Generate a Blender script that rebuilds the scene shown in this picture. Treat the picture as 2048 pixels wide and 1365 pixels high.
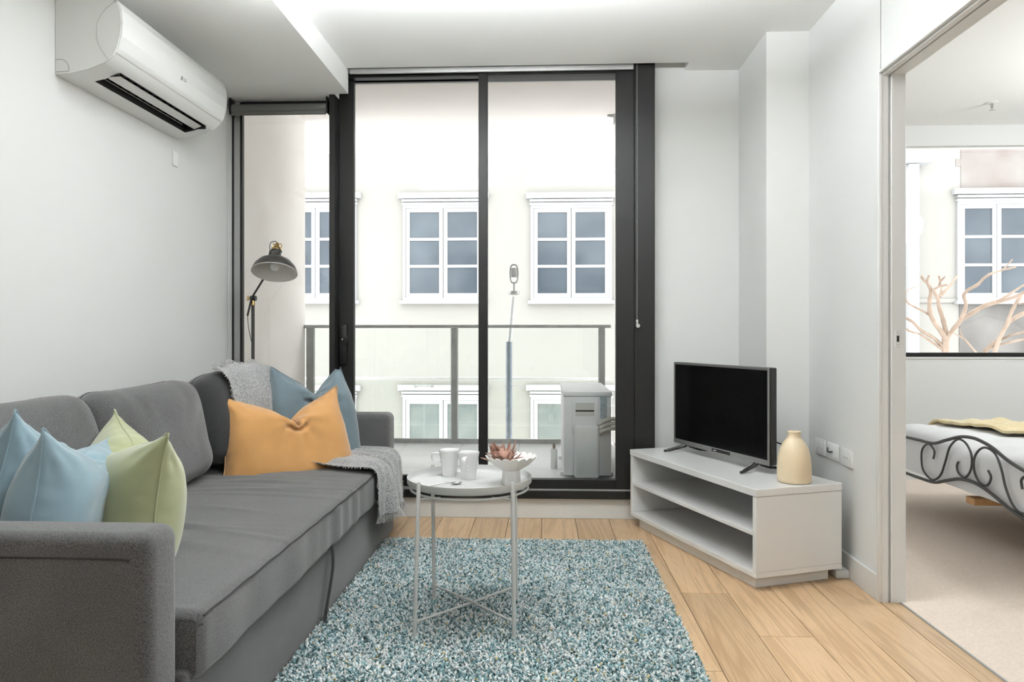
import bpy, bmesh, math, random
import numpy as np
from mathutils import Vector, Matrix, Euler
PI = math.pi
random.seed(7); RNG = np.random.default_rng(11)
for o in list(bpy.data.objects): bpy.data.objects.remove(o)
S = bpy.context.scene
COL = S.collection

# ------------------------------------------------------------------ camera
F, CH, VX, HY = 1450.0, 1.03, 1089.0, 672.0
TH = math.atan((VX - 1024) / F)
cam_d = bpy.data.cameras.new('camera'); cam = bpy.data.objects.new('camera', cam_d); COL.objects.link(cam)
cam_d.sensor_fit = 'HORIZONTAL'; cam_d.sensor_width = 36.0; cam_d.lens = 36.0 * F / 2048
cam_d.shift_y = -(1365 / 2 - HY) / 2048
cam.location = (0, 0, CH); cam.rotation_euler = (PI / 2, 0, TH)
cam_d.clip_start = 0.05; cam_d.clip_end = 200
S.camera = cam

# ------------------------------------------------------------------ world, lights, exposure
W = bpy.data.worlds.new('overcast_sky'); S.world = W; W.use_nodes = True
wn = W.node_tree.nodes; wl = W.node_tree.links
bg = wn['Background']; bg.inputs[0].default_value = (0.93, 0.965, 1.0, 1); bg.inputs[1].default_value = 5.6
S.view_settings.view_transform = 'Standard'; S.view_settings.look = 'None'
S.view_settings.gamma = 1.0; S.view_settings.use_curve_mapping = False
S.view_settings.exposure = 0.12
FILL_GLOBE = 32.0; FILL_PANEL = 8.4          # emission of the added fill globes and panels, all out of view

# ------------------------------------------------------------------ helpers
def at(px, py, **k):
    """the point on the plane x=.., y=.. or z=.. that the photograph shows at a pixel"""
    u = (px - 1024) / F; v = (HY - py) / F
    d = (-math.sin(TH) + math.cos(TH) * u, math.cos(TH) + math.sin(TH) * u, v)
    a, val = list(k.items())[0]; i = 'xyz'.index(a); o = (0, 0, CH)
    t = (val - o[i]) / d[i]
    return Vector([o[j] + t * d[j] for j in range(3)])

def tag(o, label=None, cat=None, group=None, kind=None):
    if label: o['label'] = label
    if cat: o['category'] = cat
    if group: o['group'] = group
    if kind: o['kind'] = kind
    return o

def thing(name, label, cat, loc=(0, 0, 0), rz=0.0, group=None):
    o = bpy.data.objects.new(name, None); COL.objects.link(o)
    o.location = loc; o.rotation_euler = (0, 0, rz); o.empty_display_size = 0.05
    return tag(o, label, cat, group)

def link(name, me, mat, parent=None, local=False):
    o = bpy.data.objects.new(name, me); COL.objects.link(o)
    if mat is not None and len(me.materials) == 0: me.materials.append(mat)
    if parent is not None:
        o.parent = parent
        if parent.type == 'EMPTY' and not local:
            M = Matrix.Translation(parent.location) @ parent.rotation_euler.to_matrix().to_4x4()
            o.matrix_parent_inverse = M.inverted()
    return o

def obj(name, bm, mat, parent=None, local=False, smooth=None, label=None):
    me = bpy.data.meshes.new(name); bm.normal_update(); bm.to_mesh(me); bm.free()
    if smooth is not None:
        me.polygons.foreach_set('use_smooth', [True] * len(me.polygons))
        if smooth < 179: me.set_sharp_from_angle(angle=math.radians(smooth))
    o = link(name, me, mat, parent, local)
    if label: o['label'] = label
    return o

def struct(name, bm, mat, smooth=None, label=None, parent=None):
    o = obj(name, bm, mat, parent, smooth=smooth)
    if parent is None: o['kind'] = 'structure'
    if label: o['label'] = label
    return o

def BM(): return bmesh.new()

def box(bm, x0, x1, y0, y1, z0, z1, M=None, bev=0.0, seg=2):
    t = bmesh.new()
    vs = [t.verts.new((x, y, z)) for x in (x0, x1) for y in (y0, y1) for z in (z0, z1)]
    for f in ((0, 1, 3, 2), (4, 6, 7, 5), (0, 4, 5, 1), (2, 3, 7, 6), (0, 2, 6, 4), (1, 5, 7, 3)):
        t.faces.new([vs[i] for i in f])
    if bev > 0: bmesh.ops.bevel(t, geom=list(t.edges), offset=bev, segments=seg, profile=0.5, affect='EDGES')
    if M is not None: bmesh.ops.transform(t, matrix=M, verts=list(t.verts))
    bmesh.ops.recalc_face_normals(t, faces=list(t.faces))
    merge(bm, t); return bm

def merge(bm, t):
    me = bpy.data.meshes.new('tmp'); t.to_mesh(me); t.free(); bm.from_mesh(me); bpy.data.meshes.remove(me)

def prism(bm, pts, axis, a0, a1, bev=0.0, seg=2):
    """pts: 2-D outline; axis: extrusion axis"""
    t = bmesh.new()
    def P(p, a):
        return {'x': (a, p[0], p[1]), 'y': (p[0], a, p[1]), 'z': (p[0], p[1], a)}[axis]
    A = [t.verts.new(P(p, a0)) for p in pts]; B = [t.verts.new(P(p, a1)) for p in pts]
    n = len(pts)
    fa = t.faces.new(A); fb = t.faces.new(B[::-1])
    for i in range(n): t.faces.new([A[i], B[i], B[(i + 1) % n], A[(i + 1) % n]])
    if bev > 0: bmesh.ops.bevel(t, geom=list(t.edges), offset=bev, segments=seg, profile=0.5, affect='EDGES')
    bmesh.ops.recalc_face_normals(t, faces=list(t.faces))
    merge(bm, t); return bm

def tube(bm, pts, r, n=8, cap=True, closed=False):
    """sweep a circle along a polyline; r a number or a list"""
    P = [Vector(p) for p in pts]; m = len(P)
    R = [r] * m if not hasattr(r, '__len__') else list(r)
    rings = []; prev = None
    for i in range(m):
        if closed: d = P[(i + 1) % m] - P[i - 1]
        else: d = P[min(i + 1, m - 1)] - P[max(i - 1, 0)]
        if d.length < 1e-9: d = Vector((0, 0, 1))
        d.normalize()
        if prev is None:
            a = Vector((0, 0, 1)) if abs(d.z) < 0.9 else Vector((1, 0, 0))
            u = d.cross(a).normalized()
        else:
            u = (prev - d * prev.dot(d))
            u = u.normalized() if u.length > 1e-6 else d.orthogonal().normalized()
        prev = u; v = d.cross(u)
        rings.append([bm.verts.new(P[i] + (u * math.cos(2 * PI * k / n) + v * math.sin(2 * PI * k / n)) * R[i]) for k in range(n)])
    rng = range(m) if closed else range(m - 1)
    for i in rng:
        A, B = rings[i], rings[(i + 1) % m]
        for k in range(n): bm.faces.new([A[k], A[(k + 1) % n], B[(k + 1) % n], B[k]])
    if cap and not closed:
        bm.faces.new(rings[0][::-1]); bm.faces.new(rings[-1])
    return bm

def lathe(bm, prof, c=(0, 0, 0), n=32, M=None, cap0=True, cap1=True, rf=None):
    """prof: list of (radius, height)"""
    t = bmesh.new(); rings = []
    for j, (r, z) in enumerate(prof):
        if r < 1e-6: rings.append([t.verts.new((c[0], c[1], c[2] + z))]); continue
        ring = []
        for k in range(n):
            a = 2 * PI * k / n
            dr, dz = rf(j, a) if rf else (0, 0)
            ring.append(t.verts.new((c[0] + (r + dr) * math.cos(a), c[1] + (r + dr) * math.sin(a), c[2] + z + dz)))
        rings.append(ring)
    for A, B in zip(rings, rings[1:]):
        if len(A) == 1 and len(B) == 1: continue
        for k in range(n):
            k2 = (k + 1) % n
            if len(A) == 1: t.faces.new([A[0], B[k2], B[k]])
            elif len(B) == 1: t.faces.new([A[k], A[k2], B[0]])
            else: t.faces.new([A[k], A[k2], B[k2], B[k]])
    if cap0 and len(rings[0]) > 1: t.faces.new(rings[0][::-1])
    if cap1 and len(rings[-1]) > 1: t.faces.new(rings[-1])
    if M is not None: bmesh.ops.transform(t, matrix=M, verts=list(t.verts))
    bmesh.ops.recalc_face_normals(t, faces=list(t.faces))
    merge(bm, t); return bm

def smooth_path(pts, k=6, closed=False):
    P = [Vector(p) for p in pts]; out = []; n = len(P)
    segs = n if closed else n - 1
    for i in range(segs):
        if closed: p0, p1, p2, p3 = P[i - 1], P[i], P[(i + 1) % n], P[(i + 2) % n]
        else: p0, p1, p2, p3 = P[max(i - 1, 0)], P[i], P[i + 1], P[min(i + 2, n - 1)]
        for j in range(k):
            t = j / k
            out.append(0.5 * ((2 * p1) + (p2 - p0) * t + (2 * p0 - 5 * p1 + 4 * p2 - p3) * t * t + (3 * p1 - p0 - 3 * p2 + p3) * t ** 3))
    if not closed: out.append(P[-1])
    return out

def rot(rx=0, ry=0, rz=0): return Euler((rx, ry, rz)).to_matrix().to_4x4()
def T(*a): return Matrix.Translation(a if len(a) == 3 else a[0])

# ------------------------------------------------------------------ materials
def rgb(c): return (c[0], c[1], c[2], 1.0)
def mat(name, col, rough=0.5, metal=0.0, spec=0.5, sheen=0.0, var=0.0, vscale=8.0, bump=0.0, bscale=200.0,
        stretch=(1, 1, 1), col2=None, coat=0.0, emit=None, es=0.0, trans=0.0, detail=3.0, sub=0.0):
    m = bpy.data.materials.new(name); m.use_nodes = True
    N = m.node_tree.nodes; L = m.node_tree.links; p = N['Principled BSDF']
    p.inputs['Base Color'].default_value = rgb(col); p.inputs['Roughness'].default_value = rough
    p.inputs['Metallic'].default_value = metal; p.inputs['Specular IOR Level'].default_value = spec
    p.inputs['Coat Weight'].default_value = coat; p.inputs['Coat Roughness'].default_value = 0.08
    p.inputs['Transmission Weight'].default_value = trans
    if sheen: p.inputs['Sheen Weight'].default_value = sheen; p.inputs['Sheen Roughness'].default_value = 0.5
    if emit: p.inputs['Emission Color'].default_value = rgb(emit); p.inputs['Emission Strength'].default_value = es
    if var > 0 or bump > 0 or col2:
        tc = N.new('ShaderNodeTexCoord'); mp = N.new('ShaderNodeMapping'); mp.inputs['Scale'].default_value = stretch
        L.new(tc.outputs['Object'], mp.inputs['Vector'])
    if var > 0 or col2:
        nz = N.new('ShaderNodeTexNoise'); nz.inputs['Scale'].default_value = vscale; nz.inputs['Detail'].default_value = detail
        L.new(mp.outputs[0], nz.inputs['Vector'])
        r = N.new('ShaderNodeMapRange'); r.inputs[1].default_value = 0.3; r.inputs[2].default_value = 0.7
        L.new(nz.outputs['Fac'], r.inputs[0])
        mx = N.new('ShaderNodeMix'); mx.data_type = 'RGBA'
        c2 = col2 if col2 else tuple(min(1, c * (1 + var)) for c in col)
        c1 = col if col2 else tuple(c * (1 - var) for c in col)
        mx.inputs[6].default_value = rgb(c1); mx.inputs[7].default_value = rgb(c2)
        L.new(r.outputs[0], mx.inputs[0]); L.new(mx.outputs[2], p.inputs['Base Color'])
    if bump > 0:
        nb = N.new('ShaderNodeTexNoise'); nb.inputs['Scale'].default_value = bscale; nb.inputs['Detail'].default_value = 2
        L.new(mp.outputs[0], nb.inputs['Vector'])
        b = N.new('ShaderNodeBump'); b.inputs['Strength'].default_value = bump; b.inputs['Distance'].default_value = 0.002
        L.new(nb.outputs['Fac'], b.inputs['Height']); L.new(b.outputs[0], p.inputs['Normal'])
    return m

def weave_mat(name, c1, c2, scale=420.0, bump=0.5, sheen=0.3, rough=0.95, big=0.12):
    """woven heathered cloth: two crossed thread waves plus flecks"""
    m = bpy.data.materials.new(name); m.use_nodes = True
    N = m.node_tree.nodes; L = m.node_tree.links; p = N['Principled BSDF']
    p.inputs['Roughness'].default_value = rough; p.inputs['Specular IOR Level'].default_value = 0.15
    p.inputs['Sheen Weight'].default_value = sheen; p.inputs['Sheen Roughness'].default_value = 0.6
    tc = N.new('ShaderNodeTexCoord')
    a = N.new('ShaderNodeTexNoise'); a.inputs['Scale'].default_value = scale; a.inputs['Detail'].default_value = 1.5
    L.new(tc.outputs['Object'], a.inputs['Vector'])
    b = N.new('ShaderNodeTexNoise'); b.inputs['Scale'].default_value = 6; b.inputs['Detail'].default_value = 3
    L.new(tc.outputs['Object'], b.inputs['Vector'])
    r = N.new('ShaderNodeMapRange'); r.inputs[1].default_value = 0.33; r.inputs[2].default_value = 0.67
    L.new(a.outputs['Fac'], r.inputs[0])
    mx = N.new('ShaderNodeMix'); mx.data_type = 'RGBA'; mx.inputs[6].default_value = rgb(c1); mx.inputs[7].default_value = rgb(c2)
    L.new(r.outputs[0], mx.inputs[0])
    r2 = N.new('ShaderNodeMapRange'); r2.inputs[1].default_value = 0.3; r2.inputs[2].default_value = 0.7
    r2.inputs[3].default_value = 1 - big; r2.inputs[4].default_value = 1 + big
    L.new(b.outputs['Fac'], r2.inputs[0])
    v = N.new('ShaderNodeVectorMath'); v.operation = 'SCALE'
    L.new(mx.outputs[2], v.inputs[0]); L.new(r2.outputs[0], v.inputs['Scale']); L.new(v.outputs[0], p.inputs['Base Color'])
    bp = N.new('ShaderNodeBump'); bp.inputs['Strength'].default_value = bump; bp.inputs['Distance'].default_value = 0.0015
    L.new(a.outputs['Fac'], bp.inputs['Height']); L.new(bp.outputs[0], p.inputs['Normal'])
    return m

def glass_mat(name, tint=(1, 1, 1), ior=1.45):
    m = bpy.data.materials.new(name); m.use_nodes = True
    N = m.node_tree.nodes; L = m.node_tree.links; N.remove(N['Principled BSDF'])
    tr = N.new('ShaderNodeBsdfTransparent'); tr.inputs[0].default_value = rgb(tint)
    gl = N.new('ShaderNodeBsdfGlossy'); gl.inputs['Roughness'].default_value = 0.0
    fr = N.new('ShaderNodeFresnel'); fr.inputs['IOR'].default_value = ior
    mx = N.new('ShaderNodeMixShader')
    L.new(fr.outputs[0], mx.inputs[0]); L.new(tr.outputs[0], mx.inputs[1]); L.new(gl.outputs[0], mx.inputs[2])
    L.new(mx.outputs[0], N['Material Output'].inputs[0])
    return m

def wood_mat(name, light, dark, scale=1.0):
    m = bpy.data.materials.new(name); m.use_nodes = True
    N = m.node_tree.nodes; L = m.node_tree.links; p = N['Principled BSDF']
    p.inputs['Roughness'].default_value = 0.33; p.inputs['Specular IOR Level'].default_value = 0.5
    tc = N.new('ShaderNodeTexCoord'); oi = N.new('ShaderNodeObjectInfo')
    sc = N.new('ShaderNodeMath'); sc.operation = 'MULTIPLY'; sc.inputs[1].default_value = 37.0
    L.new(oi.outputs['Random'], sc.inputs[0])
    cb = N.new('ShaderNodeCombineXYZ'); L.new(sc.outputs[0], cb.inputs[0]); L.new(sc.outputs[0], cb.inputs[1])
    ad = N.new('ShaderNodeVectorMath'); ad.operation = 'ADD'; L.new(tc.outputs['Object'], ad.inputs[0]); L.new(cb.outputs[0], ad.inputs[1])
    mp = N.new('ShaderNodeMapping'); mp.inputs['Scale'].default_value = (9 * scale, 0.55 * scale, 9 * scale)
    L.new(ad.outputs[0], mp.inputs['Vector'])
    n1 = N.new('ShaderNodeTexNoise'); n1.inputs['Scale'].default_value = 1.0; n1.inputs['Detail'].default_value = 4; n1.inputs['Distortion'].default_value = 0.6
    L.new(mp.outputs[0], n1.inputs['Vector'])
    # cathedral rings: fract-like sine of the slow noise
    mu = N.new('ShaderNodeMath'); mu.operation = 'MULTIPLY'; mu.inputs[1].default_value = 46; L.new(n1.outputs['Fac'], mu.inputs[0])
    si = N.new('ShaderNodeMath'); si.operation = 'SINE'; L.new(mu.outputs[0], si.inputs[0])
    r1 = N.new('ShaderNodeMapRange'); r1.inputs[1].default_value = 0.1; r1.inputs[2].default_value = 1.0; r1.inputs[3].default_value = 0.0; r1.inputs[4].default_value = 0.55
    L.new(si.outputs[0], r1.inputs[0])
    mp2 = N.new('ShaderNodeMapping'); mp2.inputs['Scale'].default_value = (260, 9, 60); L.new(ad.outputs[0], mp2.inputs['Vector'])
    n2 = N.new('ShaderNodeTexNoise'); n2.inputs['Scale'].default_value = 1.0; n2.inputs['Detail'].default_value = 2; L.new(mp2.outputs[0], n2.inputs['Vector'])
    r2 = N.new('ShaderNodeMapRange'); r2.inputs[1].default_value = 0.45; r2.inputs[2].default_value = 0.8; r2.inputs[3].default_value = 0; r2.inputs[4].default_value = 0.6
    L.new(n2.outputs['Fac'], r2.inputs[0])
    # knots
    vo = N.new('ShaderNodeTexVoronoi'); vo.inputs['Scale'].default_value = 1.0
    mp3 = N.new('ShaderNodeMapping'); mp3.inputs['Scale'].default_value = (3.4, 1.5, 0.01); L.new(ad.outputs[0], mp3.inputs['Vector']); L.new(mp3.outputs[0], vo.inputs['Vector'])
    r3 = N.new('ShaderNodeMapRange'); r3.inputs[1].default_value = 0.025; r3.inputs[2].default_value = 0.085; r3.inputs[3].default_value = 0.75; r3.inputs[4].default_value = 0
    L.new(vo.outputs['Distance'], r3.inputs[0])
    m1 = N.new('ShaderNodeMath'); m1.operation = 'MAXIMUM'; L.new(r1.outputs[0], m1.inputs[0]); L.new(r2.outputs[0], m1.inputs[1])
    m2 = N.new('ShaderNodeMath'); m2.operation = 'MAXIMUM'; L.new(m1.outputs[0], m2.inputs[0]); L.new(r3.outputs[0], m2.inputs[1])
    mx = N.new('ShaderNodeMix'); mx.data_type = 'RGBA'; mx.inputs[6].default_value = rgb(light); mx.inputs[7].default_value = rgb(dark)
    L.new(m2.outputs[0], mx.inputs[0])
    tone = N.new('ShaderNodeMapRange'); tone.inputs[3].default_value = 0.86; tone.inputs[4].default_value = 1.12; L.new(oi.outputs['Random'], tone.inputs[0])
    v = N.new('ShaderNodeVectorMath'); v.operation = 'SCALE'; L.new(mx.outputs[2], v.inputs[0]); L.new(tone.outputs[0], v.inputs['Scale'])
    L.new(v.outputs[0], p.inputs['Base Color'])
    b = N.new('ShaderNodeBump'); b.inputs['Strength'].default_value = 0.15; b.inputs['Distance'].default_value = 0.0006; b.invert = True
    L.new(m2.outputs[0], b.inputs['Height']); L.new(b.outputs[0], p.inputs['Normal'])
    return m

def attr_mat(name, rough=0.9, sheen=0.3):
    m = bpy.data.materials.new(name); m.use_nodes = True
    N = m.node_tree.nodes; L = m.node_tree.links; p = N['Principled BSDF']
    p.inputs['Roughness'].default_value = rough; p.inputs['Specular IOR Level'].default_value = 0.1; p.inputs['Sheen Weight'].default_value = sheen
    a = N.new('ShaderNodeAttribute'); a.attribute_name = 'tint'; L.new(a.outputs['Color'], p.inputs['Base Color'])
    return m

M_wall = mat('wall_paint', (0.775, 0.78, 0.765), 0.7, spec=0.25, bump=0.05, bscale=90)
M_ceil = mat('ceiling_paint', (0.93, 0.935, 0.92), 0.85, spec=0.2)
M_trim = mat('trim_paint', (0.80, 0.80, 0.785), 0.35, spec=0.45)
M_skirt = mat('skirting_paint', (0.72, 0.72, 0.70), 0.5, spec=0.4, var=0.03, vscale=5)
M_black = mat('black_aluminium', (0.009, 0.009, 0.0085), 0.42, metal=0.0, spec=0.32)
M_seal = mat('grey_aluminium', (0.42, 0.42, 0.41), 0.4, metal=0.4)
M_glass = glass_mat('window_glass', (0.985, 0.995, 0.99), 1.40)
M_bglass = glass_mat('balustrade_glass', (0.975, 0.985, 0.975), 1.4)
M_conc = mat('concrete', (0.84, 0.79, 0.745), 0.85, spec=0.2, col2=(0.92, 0.88, 0.845), vscale=2.2, bump=0.5, bscale=18, detail=8)
M_soffit = mat('soffit_render', (0.90, 0.85, 0.82), 0.9, spec=0.1, var=0.03, vscale=1.5)
M_tile = mat('balcony_tile', (0.90, 0.90, 0.90), 0.45)
M_fac = mat('facade_render', (0.232, 0.221, 0.200), 0.92, spec=0.1, var=0.035, vscale=0.5, detail=5)
M_fac2 = mat('facade_patch', (0.15, 0.122, 0.108), 0.95, spec=0.1, col2=(0.205, 0.188, 0.175), vscale=2.0, detail=6)
M_stain = mat('facade_stained_render', (0.085, 0.078, 0.072), 0.95, spec=0.1, col2=(0.16, 0.15, 0.14), vscale=1.6, detail=7, stretch=(1, 1, 0.7))
M_wframe = mat('white_window_paint', (0.36, 0.36, 0.365), 0.4)
M_pane = mat('facade_pane_glass', (0.022, 0.030, 0.040), 0.12, spec=0.4, col2=(0.06, 0.073, 0.085), vscale=1.1, detail=4)
M_pane2 = mat('lower_pane_glass', (0.085, 0.10, 0.095), 0.2, spec=0.4, col2=(0.13, 0.14, 0.13), vscale=3.0, detail=5)
M_rail = mat('railing_steel', (0.36, 0.36, 0.35), 0.45, metal=0.3, var=0.12, vscale=14)
M_ground = mat('alley_ground', (0.66, 0.65, 0.63), 0.9)
M_sofa = weave_mat('sofa_cloth', (0.028, 0.028, 0.0285), (0.112, 0.112, 0.112), 430)
M_sofa_shade = weave_mat('shaded_sofa_cloth', (0.010, 0.010, 0.0105), (0.030, 0.030, 0.031), 520)  # sofa cloth darkened: shade of the turned cushion put into its colour
M_seam = mat('seam_thread', (0.03, 0.03, 0.03), 0.9)
M_blue = mat('pale_blue_velvet', (0.235, 0.335, 0.385), 0.75, spec=0.2, sheen=0.5, var=0.06, vscale=10, bump=0.15, bscale=400)
M_navy = mat('slate_blue_velvet', (0.115, 0.158, 0.182), 0.75, spec=0.2, sheen=0.5, var=0.06, vscale=10, bump=0.15, bscale=400)
M_green = mat('sage_green_velvet', (0.36, 0.38, 0.215), 0.75, spec=0.2, sheen=0.5, var=0.07, vscale=9, bump=0.15, bscale=400)
M_orange = mat('ochre_velvet', (0.50, 0.262, 0.092), 0.75, spec=0.2, sheen=0.5, var=0.07, vscale=9, bump=0.15, bscale=400)
M_throw = weave_mat('throw_wool', (0.085, 0.085, 0.09), (0.46, 0.46, 0.455), 190, bump=0.9, sheen=0.5)
M_fringe = mat('fringe_wool', (0.48, 0.47, 0.46), 0.95, var=0.3, vscale=60)
M_oak = wood_mat('oak_plank', (0.64, 0.445, 0.265), (0.36, 0.215, 0.105))
M_subfloor = mat('dark_joint', (0.12, 0.08, 0.05), 0.9)
M_carpet = mat('beige_carpet', (0.80, 0.69, 0.595), 0.97, spec=0.05, var=0.07, vscale=120, bump=0.9, bscale=300)
M_rug = attr_mat('rug_wool'); M_rugb = mat('rug_backing', (0.20, 0.27, 0.27), 0.95)
M_white = mat('white_lacquer', (0.80, 0.80, 0.79), 0.22, spec=0.5)
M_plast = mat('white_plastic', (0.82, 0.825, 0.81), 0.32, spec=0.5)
M_plastg = mat('grey_shade_plastic', (0.70, 0.71, 0.69), 0.4)  # carries painted shade on the air conditioner end caps; plain grey on other parts
M_tablem = mat('grey_powder_coat', (0.56, 0.565, 0.55), 0.38, spec=0.5)
M_ceram = mat('white_ceramic', (0.80, 0.80, 0.80), 0.18, spec=0.5, coat=0.4)
M_matt = mat('matt_white_ceramic', (0.80, 0.79, 0.77), 0.6)
M_petal = mat('dried_petal', (0.20, 0.085, 0.055), 0.7, col2=(0.42, 0.24, 0.175), vscale=40, sheen=0.2)
M_steel = mat('polished_steel', (0.55, 0.55, 0.54), 0.18, metal=1.0)
M_vase = mat('cream_vase_glaze', (0.78, 0.64, 0.44), 0.33, spec=0.45)
M_tv = mat('tv_black_plastic', (0.012, 0.012, 0.012), 0.22)
M_screen = mat('tv_screen', (0.004, 0.004, 0.004), 0.16, spec=0.6)
M_bezel = mat('tv_bezel_gloss', (0.42, 0.42, 0.41), 0.32, metal=0.8)
M_brass = mat('brass', (0.70, 0.50, 0.22), 0.25, metal=1.0)
M_lampb = mat('lamp_black_enamel', (0.028, 0.027, 0.024), 0.38)
M_lampw = mat('lamp_white_enamel', (0.72, 0.70, 0.66), 0.45)
M_bulb = mat('frosted_bulb', (0.9, 0.9, 0.88), 0.25, spec=0.5)
M_blindg = mat('grey_blind_cloth', (0.13, 0.13, 0.12), 0.8)
M_blindw = mat('pale_blind_cloth', (0.62, 0.62, 0.61), 0.8)
M_chain = mat('chain_steel', (0.45, 0.45, 0.44), 0.35, metal=0.7)
M_chainw = mat('white_chain', (0.72, 0.72, 0.71), 0.4)
M_dark = mat('dark_void', (0.012, 0.012, 0.012), 0.6)
M_unit = mat('outdoor_unit_metal', (0.90, 0.92, 0.945), 0.45, var=0.03, vscale=4)
M_sticker = mat('unit_label_print', (0.30, 0.38, 0.43), 0.5, col2=(0.50, 0.57, 0.62), vscale=45)
M_tape = mat('pipe_tape', (0.66, 0.65, 0.62), 0.7, var=0.15, vscale=30)
M_bark = mat('bare_bark', (0.20, 0.14, 0.10), 0.85, col2=(0.33, 0.25, 0.195), vscale=9, detail=6)
M_iron = mat('pewter_iron', (0.10, 0.10, 0.10), 0.4, metal=0.7)
M_duvet = mat('white_duvet', (0.85, 0.85, 0.86), 0.9, spec=0.1, sheen=0.2)
M_must = mat('mustard_cotton', (0.80, 0.62, 0.30), 0.9, sheen=0.3, col2=(0.86, 0.76, 0.52), vscale=25, bump=0.8, bscale=80)
M_slat = mat('pine_slat', (0.66, 0.38, 0.17), 0.55, var=0.12, vscale=12)
M_fill_globe = mat('fill_globe_glow', (0.9, 0.9, 0.9), 0.5, emit=(0.94, 0.975, 1.0), es=FILL_GLOBE)  # glow of the added globe that fills the living room
M_logo = mat('logo_grey', (0.35, 0.35, 0.35), 0.5)
M_logow = mat('logo_white', (0.85, 0.85, 0.85), 0.5)
M_pole = mat('lamp_post_blue_grey', (0.27, 0.31, 0.36), 0.5, var=0.15, vscale=25)

# ------------------------------------------------------------------ structure
WX, RX, RX2, CZ = -1.83, 1.30, 1.385, 2.53
YB = -2.6                                   # back wall behind the camera
bm = BM(); box(bm, WX - .15, WX, YB, 4.3, 0, 2.72)
struct('wall_left', bm, M_wall, label='pale grey painted wall behind the sofa')
bm = BM(); box(bm, WX - .15, 5.15, YB - .15, YB, 0, 2.72); struct('wall_back', bm, M_wall)
bm = BM()
DY0, DY1, DZ = 1.15, 2.863, 2.05
box(bm, RX, RX2, DY1 + .008, 5.3, 0, 2.72); box(bm, RX, RX2, DY0, DY1, DZ, 2.72); box(bm, RX, RX2, YB, DY0, 0, 2.72)
struct('wall_right', bm, M_wall, label='pale grey wall with the bedroom doorway')
bm = BM(); box(bm, 1.094, RX, 3.63, 4.14, 0, 2.72); struct('wall_column', bm, M_wall, label='boxed column in the corner behind the television')
bm = BM(); box(bm, 0.613, RX, 4.14, 4.3, 0, 2.72); box(bm, -1.22, 0.613, 4.14, 4.3, 2.535, 2.72); box(bm, WX, -1.22, 4.2, 4.3, 2.40, 2.72)
box(bm, WX - .15, 0.613, 4.2, 4.3, -0.4, 0.115)
struct('wall_window', bm, M_wall)
bm = BM(); box(bm, -1.22, 0.613, 4.09, 4.2, 0, 0.117, bev=.003); box(bm, WX, -1.22, 4.16, 4.2, 0, 0.117)
struct('baseboard_window', bm, M_skirt, label='scuffed white upstand below the sliding door')
bm = BM(); box(bm, WX - .15, 5.15, YB - .15, 4.016, CZ, 2.72); box(bm, 0.79, RX2, 4.016, 4.3, CZ, 2.72)
box(bm, -1.22, 0.79, 4.016, 4.3, 2.64, 2.72); box(bm, RX2, 5.15, 4.016, 5.4, CZ, 2.72)
struct('ceiling', bm, M_ceil)
bm = BM(); box(bm, WX, -1.109, YB, 4.016, 2.40, CZ + .01); box(bm, -1.22, -1.109, 4.016, 4.055, 2.40, 2.66); box(bm, WX, -1.22, 4.016, 4.2, 2.40, 2.66)
struct('ceiling_bulkhead', bm, M_ceil, label='dropped bulkhead along the left side of the ceiling')
bm = BM(); box(bm, RX - .014, RX, DY1 + .012, 3.63, 0, .10, bev=.003); box(bm, RX - .014, RX, YB, DY0 - .06, 0, .10, bev=.003)
struct('baseboard_right', bm, M_skirt)
bm = BM(); box(bm, .613, 1.094, 4.126, 4.14, 0, .10, bev=.003); box(bm, 1.08, 1.094, 3.616, 4.126, 0, .10); box(bm, 1.08, RX - .014, 3.616, 3.63, 0, .10)
struct('baseboard_column', bm, M_skirt)
bm = BM(); box(bm, WX, WX + .014, YB, 4.12, 0, .10, bev=.003); struct('baseboard_left', bm, M_skirt)

# timber floor: a dark base and separate oak planks as parts
bm = BM(); box(bm, WX - .1, 1.372, YB, 4.2, -0.15, -0.012)
floor = struct('floor', bm, M_subfloor, label='oak plank floor of the living room')
PW, GAP = 0.187, 0.0012
x_seams = [0.921 + PW * k for k in range(-16, 4)]
r2 = random.Random(5)
for i, x1 in enumerate(x_seams):
    x0 = x1 - PW; xa, xb = max(x0, WX), min(x1, 1.372)
    if xb - xa < 0.02: continue
    y = YB + r2.uniform(-1.6, 0)
    joints = {0.734: (2.93, ), 0.921: (2.52,), 1.108: (3.2,)}.get(round(x1, 3))
    ys = []
    if joints:
        j = joints[0]; ys = [j + 1.9, j, j - 1.9, j - 3.8, j - 5.7]; ys.sort()
    else:
        while y < 4.2: ys.append(y); y += 1.9
        ys.append(y)
    for ya, yb in zip(ys, ys[1:]):
        a, b = max(ya, YB), min(yb, 4.2)
        if b - a < 0.03: continue
        bm = BM(); box(bm, xa + GAP, xb - GAP, a + GAP, b - GAP, -0.012, 0.0, bev=0.0009, seg=1)
        obj('plank', bm, M_oak, floor)

bm = BM(); box(bm, 1.372, 5.15, YB, 5.4, -.15, 0.004); struct('floor_bedroom', bm, M_carpet, label='beige carpet of the bedroom')
bm = BM(); box(bm, 1.366, 1.374, DY0, DY1, -.01, .005, bev=.001, seg=1); struct('trim_threshold', bm, M_seal)

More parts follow.
